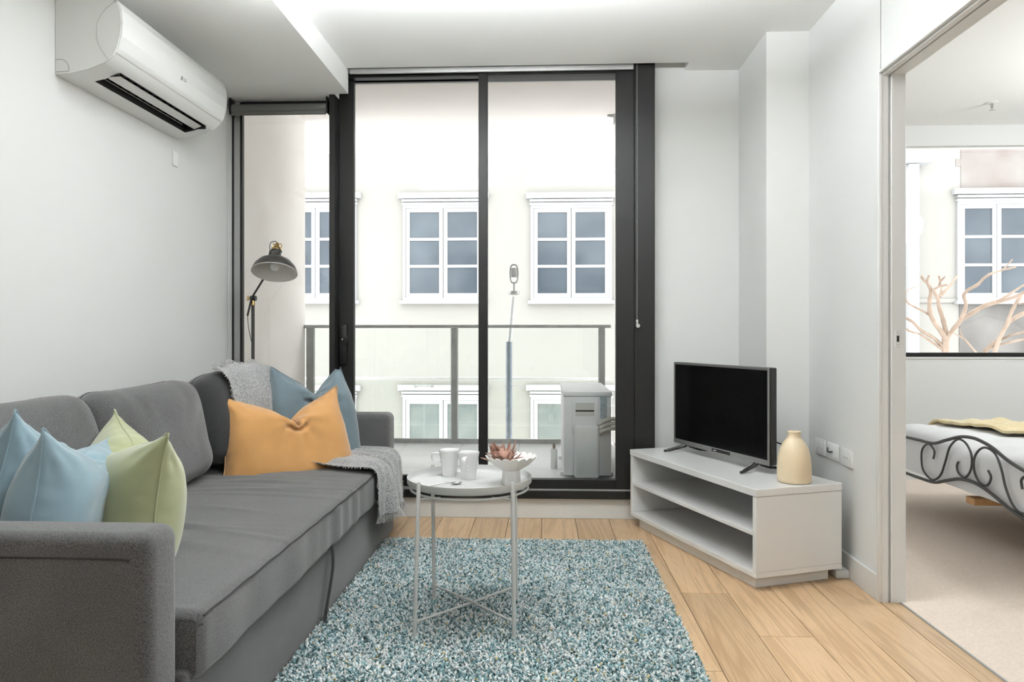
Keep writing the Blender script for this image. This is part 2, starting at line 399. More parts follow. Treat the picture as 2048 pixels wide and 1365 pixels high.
# bedroom shell
bm = BM()
BX0, BX1, BZ0, BZ1 = 1.95, 4.4, .878, 2.385
box(bm, RX2, BX0, 5.3, 5.42, 0, 2.72); box(bm, BX1, 5.15, 5.3, 5.42, 0, 2.72)
box(bm, BX0, BX1, 5.3, 5.42, 0, BZ0); box(bm, BX0, BX1, 5.3, 5.42, BZ1, 2.72)
struct('wall_bedroom_window', bm, M_wall)
bm = BM(); box(bm, 5.0, 5.15, YB, 5.4, 0, 2.72); struct('wall_bedroom_right', bm, M_wall)
w = BM(); box(w, BX0, BX1, 5.34, 5.40, BZ0, BZ0 + .03); box(w, BX0, BX0 + .03, 5.34, 5.40, BZ0, BZ1); box(w, BX1 - .03, BX1, 5.34, 5.40, BZ0, BZ1)
wb = struct('window_3', w, M_black, label='bedroom window with black frame')
g = BM(); box(g, BX0 + .03, BX1 - .03, 5.367, 5.371, BZ0 + .03, BZ1 - .03); obj('window_pane', g, M_glass, wb)
g = BM(); box(g, BX0, BX1, 5.292, 5.335, BZ0 - .012, BZ0 - .001); obj('window_sill', g, M_trim, wb)

# doorway: frame of the cavity sliding door
d = thing('door_1', None, None, (RX, DY1, 0)); d['kind'] = 'structure'; d['label'] = 'white frame of the cavity sliding door to the bedroom'
def jamb(y, s):
    b = BM(); box(b, RX - .004, RX + .024, min(y - s * .004, y + s * .0078), max(y - s * .004, y + s * .0078), 0, DZ - .012); obj('jamb_trim', b, M_trim, d)
    b = BM(); box(b, RX + .034, RX2 + .004, y - s * .010, y + s * .012, 0, DZ - .010, bev=.0015, seg=1); j = obj('door_jamb', b, M_trim, d, smooth=30)
    return j
j = jamb(DY1, 1); jamb(DY0, -1)
b = BM(); box(b, RX - .012, RX + .003, DY1 - .006, DY1 + .012, 0, DZ + .006, bev=.003); obj('casing', b, M_trim, d, smooth=40)
b = BM(); box(b, RX - .012, RX + .003, DY0 - .012, DY0 + .006, 0, DZ + .006, bev=.003); obj('casing', b, M_trim, d, smooth=40)
b = BM(); box(b, RX - .012, RX + .003, DY0 + .0061, DY1 - .0061, DZ - .006, DZ + .006, bev=.003); obj('head_casing', b, M_trim, d, smooth=40)
b = BM(); box(b, RX + .003, RX + .024, DY0, DY1, DZ - .014, DZ); box(b, RX + .034, RX2 + .004, DY0 + .01, DY1 - .01, DZ - .012, DZ + .002); obj('head_jamb', b, M_trim, d)
p = at(1795, 678, y=DY1 - .010)
b = BM(); box(b, p.x - .010, p.x + .010, DY1 - .0125, DY1 - .0099, p.z - .032, p.z + .032, bev=.001, seg=1); sp = obj('strike_plate', b, M_trim, j)
b = BM(); box(b, p.x - .004, p.x + .005, DY1 - .0132, DY1 - .0124, p.z - .012, p.z + .012); obj('latch_hole', b, M_dark, d)
b = BM()
for s in (-1, 1): lathe(b, [(.0022, 0), (.0022, .001)], (0, 0, 0), 8, T(p.x, DY1 - .0124, p.z + s * .022) @ rot(PI / 2))
obj('screw', b, M_seal, d)

# sliding door (window_1) and side window (window_2)
FX0, FX1, FZ0, FZ1 = -1.22, .613, .117, 2.535
w1 = thing('window_1', None, None, (-.3, 4.1, FZ0)); w1['kind'] = 'structure'; w1['label'] = 'black aluminium sliding door to the balcony'
b = BM()
box(b, -1.22, -1.187, 4.06, 4.2, FZ0, 2.40, bev=.002, seg=1)
box(b, .500, .613, 4.06, 4.2, FZ0, 2.64, bev=.002, seg=1)
box(b, -1.187, .500, 4.06, 4.2, FZ0, .162, bev=.002, seg=1)
box(b, -1.187, .500, 4.10, 4.2, 2.505, 2.535)
obj('outer_frame', b, M_black, w1, smooth=30)
b = BM(); box(b, -1.187, .5, 4.072, 4.077, .162, .170); box(b, -1.187, .5, 4.098, 4.101, .162, .172); obj('sliding_track', b, M_seal, w1)
def panel(x0, x1, y0, y1, z0, z1, sl, sr, sb, st, extra=None):
    fr = BM()
    box(fr, x0, x0 + sl, y0, y1, z0, z1, bev=.0015, seg=1); box(fr, x1 - sr, x1, y0, y1, z0, z1, bev=.0015, seg=1)
    box(fr, x0 + sl, x1 - sr, y0, y1, z0, z0 + sb, bev=.0015, seg=1); box(fr, x0 + sl, x1 - sr, y0, y1, z1 - st, z1, bev=.0015, seg=1)
    f = obj('sliding_panel', fr, M_black, w1, smooth=30)
    g = BM(); ym = (y0 + y1) / 2; box(g, x0 + sl, x1 - sr, ym - .003, ym + .003, z0 + sb, z1 - st); obj('window_pane', g, M_glass, f)
    return f
xl = at(708, 600, y=4.15).x; xm0 = at(957, 600, y=4.08).x; xm1 = at(975, 600, y=4.08).x; xr = at(1232, 600, y=4.08).x
fl = panel(-1.187, xm0 + .03, 4.145, 4.18, .165, 2.505, xl + 1.187, .03, at(800, 951, y=4.15).z - .165, 2.505 - at(800, 157, y=4.15).z)
frp = panel(xm0, .5, 4.075, 4.125, .165, 2.52, xm1 - xm0, .5 - xr, at(1150, 960, y=4.08).z - .165, .022)
# handle on the left stile
b = BM(); hx = at(685, 690, y=4.12).x
box(b, hx - .022, hx + .022, 4.125, 4.147, 1.03 - .165, 1.03 + .065, bev=.006); h = obj('door_handle', b, M_black, fl, smooth=40)
b = BM(); box(b, hx + .012, hx + .032, 4.108, 4.128, .985, 1.025, bev=.004); obj('latch_lever', b, M_black, w1, smooth=40)
b = BM(); lathe(b, [(.006, 0), (.006, .004), (0, .006)], (0, 0, 0), 12, T(hx - .004, 4.126, 1.008) @ rot(PI / 2)); o = obj('lock_cylinder', b, M_steel, w1, smooth=40)

w2 = thing('window_2', None, None, (-1.5, 4.2, FZ0)); w2['kind'] = 'structure'; w2['label'] = 'narrow fixed window beside the sliding door'
b = BM(); xa = -1.83; xg = at(487, 600, y=4.19).x; xe = -1.22
box(b, xa + .0005, xa + .010, 4.170, 4.2, FZ0, 2.40); box(b, xg - .014, xg, 4.174, 4.2, FZ0, 2.40); box(b, xe - .012, xe, 4.17, 4.2, FZ0, 2.40)
box(b, xg, xe - .012, 4.17, 4.2, FZ0, .19); box(b, xg, xe - .012, 4.17, 4.2, 2.35, 2.40)
obj('outer_frame', b, M_black, w2)
b = BM(); box(b, xa + .010, xg - .014, 4.178, 4.2, FZ0, 2.40); obj('frame_liner', b, M_seal, w2)
b = BM(); box(b, xg, xe - .012, 4.187, 4.192, .19, 2.35); obj('window_pane', b, M_glass, w2)

# ------------------------------------------------------------------ outside: balcony, alley, facade
BZ = .15
bm = BM(); box(bm, -2.16, .80, 4.3, 5.98, -.15, BZ); box(bm, -1.84, .62, 4.2, 4.3, .115, BZ)
bal = struct('floor_balcony', bm, M_subfloor, label='pale tiled balcony floor')
tx = -2.0
while tx < .56:
    ty = 4.31
    while ty < 5.9:
        b = BM(); box(b, tx + .0015, min(tx + .45, .56) - .0015, ty + .0015, min(ty + .45, 5.97) - .0015, BZ, BZ + .008, bev=.001, seg=1); obj('tile', b, M_tile, bal)
        ty += .45
    tx += .45
bm = BM(); box(bm, -2.16, -1.96, 4.3, 5.86, -.15, 2.79); cw = struct('wall_balcony_left', bm, M_conc, label='raw concrete side wall of the balcony')
bm = BM(); box(bm, .565, .80, 4.3, 5.86, -.15, 2.79); struct('wall_balcony_right', bm, M_soffit)
bm = BM(); box(bm, -2.7, .95, 4.3, 6.85, 2.79, 2.99); sf = struct('ceiling_balcony', bm, M_soffit, label='pinkish underside of the balcony slab above')
bm = BM(); box(bm, -2.7, .95, 6.79, 6.85, 2.775, 2.79); obj('drip_edge', bm, M_soffit, sf)
bm = BM(); box(bm, -12, 16, 4.45, 12, -6.2, -6.0); struct('ground_alley', bm, M_ground)

rail = thing('balcony_railing', 'dark steel balcony railing with glass infill panels', 'railing', (-.73, 5.85, BZ))
b = BM(); box(b, -2.02, .53, 5.82, 5.88, 1.093, 1.118, bev=.002, seg=1); obj('top_rail', b, M_rail, rail)
for px, wd in ((621, .058), (909, .040), (1204, .045)):
    x = at(px, 700, y=5.85).x
    b = BM(); box(b, x - wd / 2, x + wd / 2, 5.83, 5.87, BZ, 1.093); obj('post', b, M_rail, rail)
b = BM(); box(b, -1.9, .43, 5.835, 5.865, BZ + .012, BZ + .045); obj('bottom_rail', b, M_rail, rail)
x1, x2, x3 = [at(p_, 700, y=5.85).x for p_ in (621, 909, 1204)]
for a_, b_ in ((x1 + .035, x2 - .03), (x2 + .03, x3 - .03)):
    b = BM(); box(b, a_, b_, 5.846, 5.854, BZ + .05, 1.085); obj('glass_panel', b, M_bglass, rail)
    b = BM(); box(b, a_ - .008, a_, 5.842, 5.858, BZ + .05, 1.09); obj('glazing_bead', b, M_trim, rail)
    b = BM(); box(b, b_, b_ + .008, 5.842, 5.858, BZ + .05, 1.09); obj('glazing_bead', b, M_trim, rail)
# lower point-fixed glass balustrade across the alley edge
bal2 = thing('glass_balustrade', 'frameless glass balustrade with pale rail beyond the railing', 'balustrade', (-.7, 6.5, 0))
zt = at(900, 757, y=6.5).z
b = BM(); box(b, -2.6, .58, 6.48, 6.52, zt - .014, zt + .01, bev=.002, seg=1); obj('top_rail', b, M_trim, bal2)
xj = at(848, 800, y=6.5).x
for a_, b_ in ((-2.6, xj - .005), (xj + .005, at(1020, 800, y=6.5).x - .005), (at(1020, 800, y=6.5).x + .005, .58)):
    b = BM(); box(b, a_, b_, 6.494, 6.504, -.45, zt - .018); obj('glass_panel', b, M_bglass, bal2)
for px in (840, 1020):
    b = BM(); q = at(px + 8, 773, y=6.49)
    for s in (-1, 1):
        lathe(b, [(.016, 0), (.016, .02)], (0, 0, 0), 12, T(q.x + s * .075, 6.492, q.z) @ rot(PI / 2))
    tube(b, [(q.x - .075, 6.48, q.z), (q.x + .075, 6.48, q.z)], .006, 8); obj('glass_clamp', b, M_chainw, bal2, smooth=40)
b = BM(); box(b, -2.6, .58, 6.46, 6.54, -.5, -.45); obj('base_channel', b, M_trim, bal2)

# facade across the alley, one building with windows as parts
FY = 12.0
fac = thing('apartment_building', 'cream rendered building with white casement windows across the alley', 'building', (0, FY, -6))
b = BM(); box(b, -14, 18, FY, FY + .4, -6, 9); obj('wall', b, M_fac, fac)
def fwindow(pxl, pxr, pyt, pyb, rows, mpane, hdr=True, Y=FY, cols=2, label=None):
    """white casement window: head lines, sill, two sashes of stacked panes"""
    A = at(pxl, pyt, y=Y); B = at(pxr, pyb, y=Y); x0, x1, z1, z0 = A.x, B.x, A.z, B.z
    fr = BM(); yo = Y - .05; t = .045
    box(fr, x0 - t, x1 + t, yo, Y + .01, z1, z1 + t); box(fr, x0 - t, x1 + t, yo, Y + .01, z0 - t, z0)
    box(fr, x0 - t, x0, yo, Y + .01, z0, z1); box(fr, x1, x1 + t, yo, Y + .01, z0, z1)
    f = obj('window_frame', fr, M_wframe, fac)
    if hdr:
        hb = BM(); box(hb, x0 - .12, x1 + .12, Y - .10, Y, z1 + .16, z1 + .25); box(hb, x0 - .06, x1 + .06, Y - .07, Y, z1 + t + .002, z1 + .09); box(hb, x0 - .06, x1 + .06, Y - .085, Y, z1 + .105, z1 + .145)
        obj('window_head', hb, M_wframe, f)
    sb = BM(); box(sb, x0 - .09, x1 + .09, Y - .11, Y, z0 - .10, z0 - t - .002); obj('window_sill', sb, M_wframe, f)
    wd = (x1 - x0) / cols
    for c in range(cols):
        sx0, sx1 = x0 + c * wd + .006, x0 + (c + 1) * wd - .006
        rl = .062
        sa = BM(); box(sa, sx0, sx0 + rl, Y - .04, Y, z0 + .004, z1 - .004); box(sa, sx1 - rl, sx1, Y - .04, Y, z0 + .004, z1 - .004)
        box(sa, sx0 + rl, sx1 - rl, Y - .04, Y, z1 - .065, z1 - .004); box(sa, sx0 + rl, sx1 - rl, Y - .04, Y, z0 + .004, z0 + .075)
        hz = (z1 - z0 - .14) / rows
        for k in range(1, rows):
            zz = z0 + .075 + hz * k; box(sa, sx0 + rl, sx1 - rl, Y - .035, Y, zz - .022, zz + .022)
        s = obj('sash', sa, M_wframe, fac)
        for k in range(rows):
            za, zb = z0 + .075 + hz * k + (.022 if k else 0), z0 + .075 + hz * (k + 1) - (.022 if k < rows - 1 else 0)
            pb = BM(); box(pb, sx0 + rl, sx1 - rl, Y - .018, Y - .008, za, zb); obj('window_pane', pb, mpane, s)
for cx in (632, 887, 1142):
    fwindow(cx - 75, cx + 76, 418, 596, 3, M_pane)
    fwindow(cx - 75, cx + 76, 800, 985, 2, M_pane2)
fwindow(1918, 2064, 410, 596, 3, M_pane)
# plaster patches around the right window of the facade
def patch(px0, px1, py0, py1, m, th=.012):
    A = at(px0, py0, y=FY); B = at(px1, py1, y=FY); b = BM(); box(b, A.x, B.x, FY - th, FY + .02, B.z, A.z, bev=.004, seg=1); return obj('plaster_patch', b, m, fac)
patch(1921, 2140, 250, 390, M_fac2); patch(1911, 1932, 318, 333, M_fac2, .009); patch(1918, 2140, 608, 705, M_stain, .014); patch(1918, 2140, 706, 800, M_stain, .010)
b = BM(); A = at(1700, 595, y=FY); box(b, at(1500, 600, y=FY).x, at(2200, 600, y=FY).x, FY - .03, FY, at(1800, 606, y=FY).z, at(1800, 598, y=FY).z); obj('string_course', b, M_fac, fac)
dp = thing('downpipe', 'white square downpipe with rainwater head on the facade', 'downpipe', at(1823, 700, y=11.8))
A = at(1812, 330, y=11.8); B = at(1833, 760, y=11.8)
b = BM(); box(b, A.x, B.x, 11.7, 11.98, -6, A.z, bev=.01, seg=1); obj('pipe', b, M_wframe, dp)
A = at(1800, 303, y=11.8); B = at(1858, 329, y=11.8)
b = BM(); box(b, A.x, B.x, 11.62, 11.99, B.z, A.z, bev=.012, seg=1); obj('rainwater_head', b, M_wframe, dp)
q = at(1830, 298, y=11.8)
b = BM(); tube(b, smooth_path([(q.x - .2, 11.8, q.z + .35), (q.x - .12, 11.8, q.z + .1), (q.x, 11.8, q.z - .02)], 5), .07, 10); obj('inlet_pipe', b, M_seal, dp, smooth=40)

# light pole beyond the railing
PL = 6.2
pole = thing('lamp_post', 'slim lamp post with oval grey head beyond the balcony railing', 'lamp post', at(1021, 900, y=PL))
q0, q1 = at(1018, 900, y=PL), at(1018, 684, y=PL)
b = BM(); tube(b, [(q0.x, PL, -6), (q1.x, PL, q1.z)], .027, 12); obj('pole', b, M_pole, pole, smooth=40)
q2, q3, q4 = at(1019, 684, y=PL), at(1023, 640, y=PL), at(1027, 594, y=PL)
b = BM(); tube(b, [q2, q3, q4], [.022, .021, .020], 12); obj('white_sleeve', b, M_plast, pole, smooth=40)
q = at(1028, 590, y=PL); b = BM(); lathe(b, [(.034, 0), (.05, .008), (.05, .028), (.03, .034)], q, 20); lathe(b, [(.008, .03), (.008, .1)], q, 8); obj('collar', b, M_seal, pole, smooth=40)
q = at(1028, 548, y=PL); hh, hw = .078, .034
loop = [(q.x + hw * math.copysign(min(1, abs(math.cos(a)) ** .6), math.cos(a)), PL, q.z + hh * math.copysign(min(1, abs(math.sin(a)) ** .8), math.sin(a))) for a in [2 * PI * k / 28 for k in range(28)]]
b = BM(); tube(b, loop, .007, 8, closed=True); hd = obj('head_ring', b, M_seal, pole, smooth=60)
b = BM(); box(b, q.x - .024, q.x + .024, PL - .02, PL + .02, q.z - .03, q.z + .05, bev=.006); obj('head_body', b, M_seal, pole, smooth=40)
b = BM(); box(b, q.x - .017, q.x + .017, PL - .024, PL - .02, q.z - .026, q.z - .006); obj('lens', b, M_wframe, pole)

# bracket high on the balcony wall
q = at(1222, 236, y=5.8)
wbk = thing('wall_bracket', 'small metal bracket high on the balcony side wall', 'bracket', (.565, 5.8, q.z))
b = BM(); box(b, .548, .565, 5.77, 5.83, q.z - .045, q.z + .045, bev=.003); obj('plate', b, M_seal, wbk)
b = BM(); tube(b, [(.55, 5.8, q.z + .01), (.50, 5.8, q.z + .02)], .010, 8); obj('hook', b, M_chain, wbk)

# outdoor air-conditioning unit, end-on behind the glass
ux0, ux1, uy0, uy1, uz0, uz1 = .118, .405, 4.42, 5.26, .168, .69
ou = thing('outdoor_unit', 'pale grey outdoor air conditioner unit standing on the balcony', 'air conditioner', ((ux0 + ux1) / 2, 4.84, BZ + .008))
b = BM(); box(b, ux0, ux1, uy0, uy1, uz0 + .012, uz1 - .03, bev=.006); obj('casing', b, M_unit, ou, smooth=40)
b = BM(); box(b, ux0 - .006, ux1 + .006, uy0 - .006, uy1 + .006, uz1 - .029, uz1, bev=.006); obj('lid', b, M_unit, ou, smooth=40)
for y_ in (uy0 + .12, uy1 - .12):
    b = BM(); box(b, ux0 - .02, ux1 + .02, y_ - .02, y_ + .02, BZ + .008, uz0 + .012); obj('foot', b, M_unit, ou)
vx0, vx1 = at(1143, 800, y=uy0).x, at(1197, 800, y=uy0).x
b = BM(); box(b, vx0, vx1, uy0 - .008, uy0, at(1150, 868, y=uy0).z, at(1150, 797, y=uy0).z, bev=.003); hp = obj('handle_panel', b, M_unit, ou, smooth=40)
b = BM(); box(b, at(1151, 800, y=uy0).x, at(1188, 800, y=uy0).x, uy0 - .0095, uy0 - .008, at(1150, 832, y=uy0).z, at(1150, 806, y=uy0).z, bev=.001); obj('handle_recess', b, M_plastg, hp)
b = BM(); box(b, at(1151, 800, y=uy0).x, at(1188, 800, y=uy0).x, uy0 - .0105, uy0 - .009, at(1150, 823.5, y=uy0).z, at(1150, 820.5, y=uy0).z); obj('handle_slot', b, M_dark, hp)
b = BM(); box(b, at(1148, 800, y=uy0).x, vx1 + .002, uy0 - .06, uy0, at(1150, 954, y=uy0).z + .0, at(1150, 849, y=uy0).z, bev=.018, seg=3); obj('valve_cover', b, M_unit, ou, smooth=60)
b = BM(); box(b, at(1200, 800, y=uy0).x, at(1214, 800, y=uy0).x, uy0 - .0015, uy0, at(1150, 838, y=uy0).z, at(1150, 791, y=uy0).z); obj('rating_label', b, M_sticker, ou)
b = BM(); box(b, at(1144, 800, y=uy0).x, at(1158, 800, y=uy0).x, uy0 - .0015, uy0, at(1150, 792.6, y=uy0).z, at(1150, 790.6, y=uy0).z); obj('maker_badge', b, M_logo, ou)
for k in range(3):
    zc = .515 - .028 * k
    b = BM(); tube(b, smooth_path([(vx1 + .0, uy0 - .02, zc - .02), (vx1 + .03, uy0 - .03, zc + .0), (vx1 + .09, uy0 - .02, zc + .012), (vx1 + .16, uy0, zc - .004)], 5), .013, 10)
    obj('insulated_pipe', b, M_tape, ou, smooth=50)
cd = thing('wall_conduit', 'vertical pipe duct on the balcony wall behind the outdoor unit', 'pipe', (.545, 5.2, BZ + .008))
b = BM(); box(b, .52, .565, 5.1, 5.2, BZ + .008, at(1225, 732, y=5.15).z, bev=.004); obj('duct', b, M_conc, cd)
b = BM(); box(b, .515, .565, 5.095, 5.205, 1.35 - .55, .806, bev=.002, seg=1); obj('duct_clip', b, M_chain, cd)
q = at(1108, 940, z=BZ)
br = thing('drain_pipe_stub', 'short white pipe stub on the balcony floor beside the outdoor unit', 'pipe', (q.x, q.y, BZ + .008))
b = BM(); lathe(b, [(.022, 0), (.022, .13), (.018, .13)], (q.x, q.y, BZ + .008), 16); obj('pipe', b, M_plast, br, smooth=40)
b = BM(); lathe(b, [(.008, .13), (.010, .15), (.004, .165), (0, .166)], (q.x, q.y, BZ + .008), 10); obj('nozzle', b, M_bark, br, smooth=40)

# bare tree outside the bedroom window: each limb drawn in the plane of the tree, with its own depth drift
tree = thing('bare_tree', 'leafless tree with pale branches outside the bedroom window', 'tree', at(1891, 715, y=7.6))
def branch(pts, r0, r1, y0=7.6, y1=7.6, name='branch'):
    n = len(pts); P = []
    for i, (a_, c_) in enumerate(pts): P.append(at(1780 + a_ / 4.873, 480 + c_ / 4.873, y=y0 + (y1 - y0) * i / (n - 1)))
    P = smooth_path(P, 4); R = [(r0 + (r1 - r0) * i / (len(P) - 1)) * random.uniform(.88, 1.14) for i in range(len(P))]
    b = BM(); tube(b, P, R, 8); obj(name, b, M_bark, tree, smooth=60)
t0 = at(1891, 715, y=7.6)
b = BM(); tube(b, smooth_path([(t0.x + .02, 7.6, -6), (t0.x - .05, 7.6, -2), (t0.x + .01, 7.6, -.3), t0, at(1891.5, 672, y=7.6)], 5), [.10] * 8 + [.06] * 7 + [.034] * 6, 10); obj('trunk', b, M_bark, tree, smooth=60)
branch([(540, 1000), (520, 930), (430, 800), (390, 710), (385, 600), (400, 505), (370, 430), (330, 390), (305, 355)], .028, .012, 7.6, 7.4)
branch([(365, 420), (368, 380), (382, 345)], .012, .009, 7.43, 7.4)
branch([(545, 1000), (550, 930), (520, 790), (480, 660), (465, 570), (430, 510), (400, 480)], .026, .014, 7.6, 7.7)
branch([(410, 495), (480, 455), (560, 438)], .012, .008, 7.45, 7.4)
branch([(480, 450), (490, 400), (475, 350)], .012, .010, 7.45, 7.4); branch([(490, 410), (538, 355)], .010, .007, 7.45, 7.4)
branch([(480, 560), (500, 500), (505, 440)], .012, .008, 7.7, 7.75); branch([(485, 560), (560, 470), (620, 400), (658, 345)], .014, .009, 7.7, 7.8)
branch([(560, 950), (620, 870), (685, 785), (740, 640), (720, 545), (760, 490), (850, 440), (920, 370), (1000, 325), (1110, 290), (1230, 265)], .024, .009, 7.6, 7.2)
branch([(1100, 292), (1150, 240), (1195, 190)], .008, .005, 7.22, 7.2)
branch([(690, 780), (820, 700), (940, 635), (1100, 590), (1240, 545), (1360, 480)], .024, .016, 7.6, 7.3)
branch([(1040, 605), (1160, 535), (1280, 455), (1380, 400)], .013, .009, 7.4, 7.2)
branch([(530, 1060), (430, 960), (300, 880), (220, 800), (150, 762), (60, 720)], .018, .012, 7.6, 7.7)
branch([(510, 1070), (400, 990), (290, 920), (200, 895), (150, 865), (60, 820)], .013, .008, 7.6, 7.7)
branch([(400, 745), (330, 700), (260, 665), (160, 600), (155, 490)], .012, .008, 7.55, 7.5); branch([(160, 492), (250, 458)], .006, .004, 7.5, 7.5)
branch([(840, 1100), (770, 1020), (720, 965), (660, 930), (620, 905)], .010, .006, 7.5, 7.4); branch([(710, 960), (690, 920), (680, 870)], .008, .005, 7.45, 7.4)
branch([(920, 1100), (960, 1050), (1060, 960), (1130, 850), (1190, 770), (1300, 710), (1400, 660)], .020, .012, 7.5, 7.4)
branch([(1020, 1100), (1060, 980), (1130, 840), (1190, 690), (1240, 600), (1300, 520), (1380, 480)], .022, .014, 7.4, 7.5)
branch([(960, 1060), (1120, 1010), (1300, 970), (1420, 950)], .013, .010, 7.5, 7.3); branch([(1070, 980), (1180, 930), (1300, 900), (1420, 870)], .013, .009, 7.5, 7.3)
branch([(1180, 800), (1230, 770), (1310, 730), (1400, 700)], .011, .008, 7.45, 7.3)
branch([(1240, 625), (1300, 620), (1400, 600)], .009, .007, 7.45, 7.3)

# ------------------------------------------------------------------ added fill lights, all out of view
def add_fill_globe(x, y, z, r, mt, lab):  # added globe, hung out of view to brighten the room
    t = thing('fill_globe_light', lab, 'light', (x, y, z - r), 0, 'added globe fill lights')
    b = BM(); lathe(b, [(0, -r)] + [(r * math.cos(a), r * math.sin(a)) for a in [-PI / 2 + PI * k / 20 for k in range(1, 20)]] + [(0, r)], (x, y, z), 40); obj('globe', b, mt, t, smooth=60)
    b = BM(); tube(b, [(x, y, z + r + .0005), (x, y, CZ - .02)], .003, 8); obj('cord', b, M_trim, t)
    b = BM(); lathe(b, [(.05, 0), (.05, -.02), (.045, -.025), (0, -.025)], (x, y, CZ), 24); obj('ceiling_rose', b, M_trim, t, smooth=40)
M_fill_bedroom = mat('bedroom_fill_glow', (0.9, 0.9, 0.9), 0.5, emit=(0.94, 0.975, 1.0), es=FILL_GLOBE * 1.7)
M_fill_panel_up = mat('fill_panel_top_glow', (0.9, 0.9, 0.9), 0.5, emit=(0.94, 0.975, 1.0), es=FILL_PANEL * 7.5)  # stronger upward glow, added to brighten the ceiling
M_fill_panel = mat('fill_panel_glow', (0.9, 0.9, 0.9), 0.5, emit=(0.94, 0.975, 1.0), es=FILL_PANEL)
for k_, (px_, py_) in enumerate(((-.68, 2.40), (.22, 2.40))):  # panels added above the view to light the room from overhead
    t = thing('fill_panel_light', ('added fill panel out of view above the sofa side of the rug', 'added fill panel out of view above the cabinet side of the rug')[k_], 'light', (px_, py_, 2.27), 0, 'added fill panels')
    b = BM()
    for q_ in ((px_ - .40, px_ - .38, py_ - .23, py_ + .23), (px_ + .38, px_ + .40, py_ - .23, py_ + .23), (px_ - .38, px_ + .38, py_ - .23, py_ - .21), (px_ - .38, px_ + .38, py_ + .21, py_ + .23)): box(b, *q_, 2.27, 2.30)
    obj('frame', b, M_trim, t)
    b = BM(); box(b, px_ - .379, px_ + .379, py_ - .209, py_ + .209, 2.276, 2.284); obj('diffuser', b, M_fill_panel, t)
    b = BM(); box(b, px_ - .379, px_ + .379, py_ - .209, py_ + .209, 2.286, 2.294); obj('upper_diffuser', b, M_fill_panel_up, t)
    for sx_ in (-.3, .3):
        b = BM(); tube(b, [(px_ + sx_, py_ + .22, 2.3), (px_ + sx_, py_ + .22, CZ - .001)], .0015, 6); obj('hanging_wire', b, M_chain, t)
add_fill_globe(1.06, -.45, 1.95, .17, M_fill_globe, 'added fill globe, unseen behind the camera beside the right wall')
add_fill_globe(3.5, 3.5, 2.1, .17, M_fill_bedroom, 'added fill globe, unseen in the bedroom')

# ------------------------------------------------------------------ cloth solver (position based) for pillows and the throw
def pbd_pillow(w, h, n, m, tmax, press=1.0, chop=None, steps=90, iters=10, seed=0, slump=0.0):
    rng = np.random.default_rng(seed)
    u = np.linspace(-w / 2, w / 2, n); v = np.linspace(-h / 2, h / 2, m)
    X = np.zeros((2, n, m, 3)); X[..., 0] = u[None, :, None]; X[..., 2] = v[None, None, :]
    # start with a soft bulge
    bu = np.cos(PI * u / w)[:, None] * np.cos(PI * v / h)[None]
    X[0, :, :, 1] = bu * .02; X[1, :, :, 1] = -bu * .02
    X[:, 1:-1, 1:-1] += rng.normal(0, .0012, X[:, 1:-1, 1:-1].shape)
    dx, dz = w / (n - 1), h / (m - 1); dd = math.hypot(dx, dz)
    V = np.zeros_like(X)
    def con(A, B, L, k, only_long=False):
        d = B - A; l = np.sqrt((d * d).sum(-1, keepdims=True)) + 1e-9
        c = (l - L)
        if only_long: c = np.maximum(c, 0)
        c = c / l * d * (.5 * k); A += c; B -= c
    for s in range(steps):
        # pressure along normals
        g0 = np.gradient(X, axis=1); g1 = np.gradient(X, axis=2); nr = np.cross(g0, g1); nr /= (np.linalg.norm(nr, axis=-1, keepdims=True) + 1e-9)
        ramp = min(1, s / 25)
        f = nr * press * .0016 * ramp
        f[0] *= -1
        V = V * .88; V += f; V[..., 2] -= slump
        P = X.copy(); X = X + V
        for it in range(iters):
            for a in (0, 1): con(X[:, a:n - 1:2], X[:, a + 1:n:2], dx, 1.0)
            for a in (0, 1): con(X[:, :, a:m - 1:2], X[:, :, a + 1:m:2], dz, 1.0)
            for a in (0, 1): con(X[:, a:n - 1:2, :-1], X[:, a + 1:n:2, 1:], dd, .35)
            for a in (0, 1): con(X[:, a:n - 1:2, 1:], X[:, a + 1:n:2, :-1], dd, .35)
            for a in (0, 1, 2): con(X[:, a:n - 2:3][:, :len(range(a + 2, n, 3))], X[:, a + 2:n:3], 2 * dx, .10)
            for a in (0, 1, 2): con(X[:, :, a:m - 2:3][:, :, :len(range(a + 2, m, 3))], X[:, :, a + 2:m:3], 2 * dz, .10)
            for sl in ((slice(None), 0), (slice(None), -1)):
                mid = (X[0][sl] + X[1][sl]) / 2; X[0][sl] = mid; X[1][sl] = mid
            for sl in (0, -1):
                mid = (X[0][sl] + X[1][sl]) / 2; X[0][sl] = mid; X[1][sl] = mid
            X[..., 1] = np.clip(X[..., 1], -tmax, tmax)
            if chop:
                cx, dep, slope = chop; pr = min(1, max(0, (s - 15) / 35))
                zt = h / 2 - dep * pr + slope * np.abs(X[..., 0] - cx) - .35 * np.abs(X[..., 1])
                X[..., 2] = np.minimum(X[..., 2], zt)
        V = (X - P)
    return X

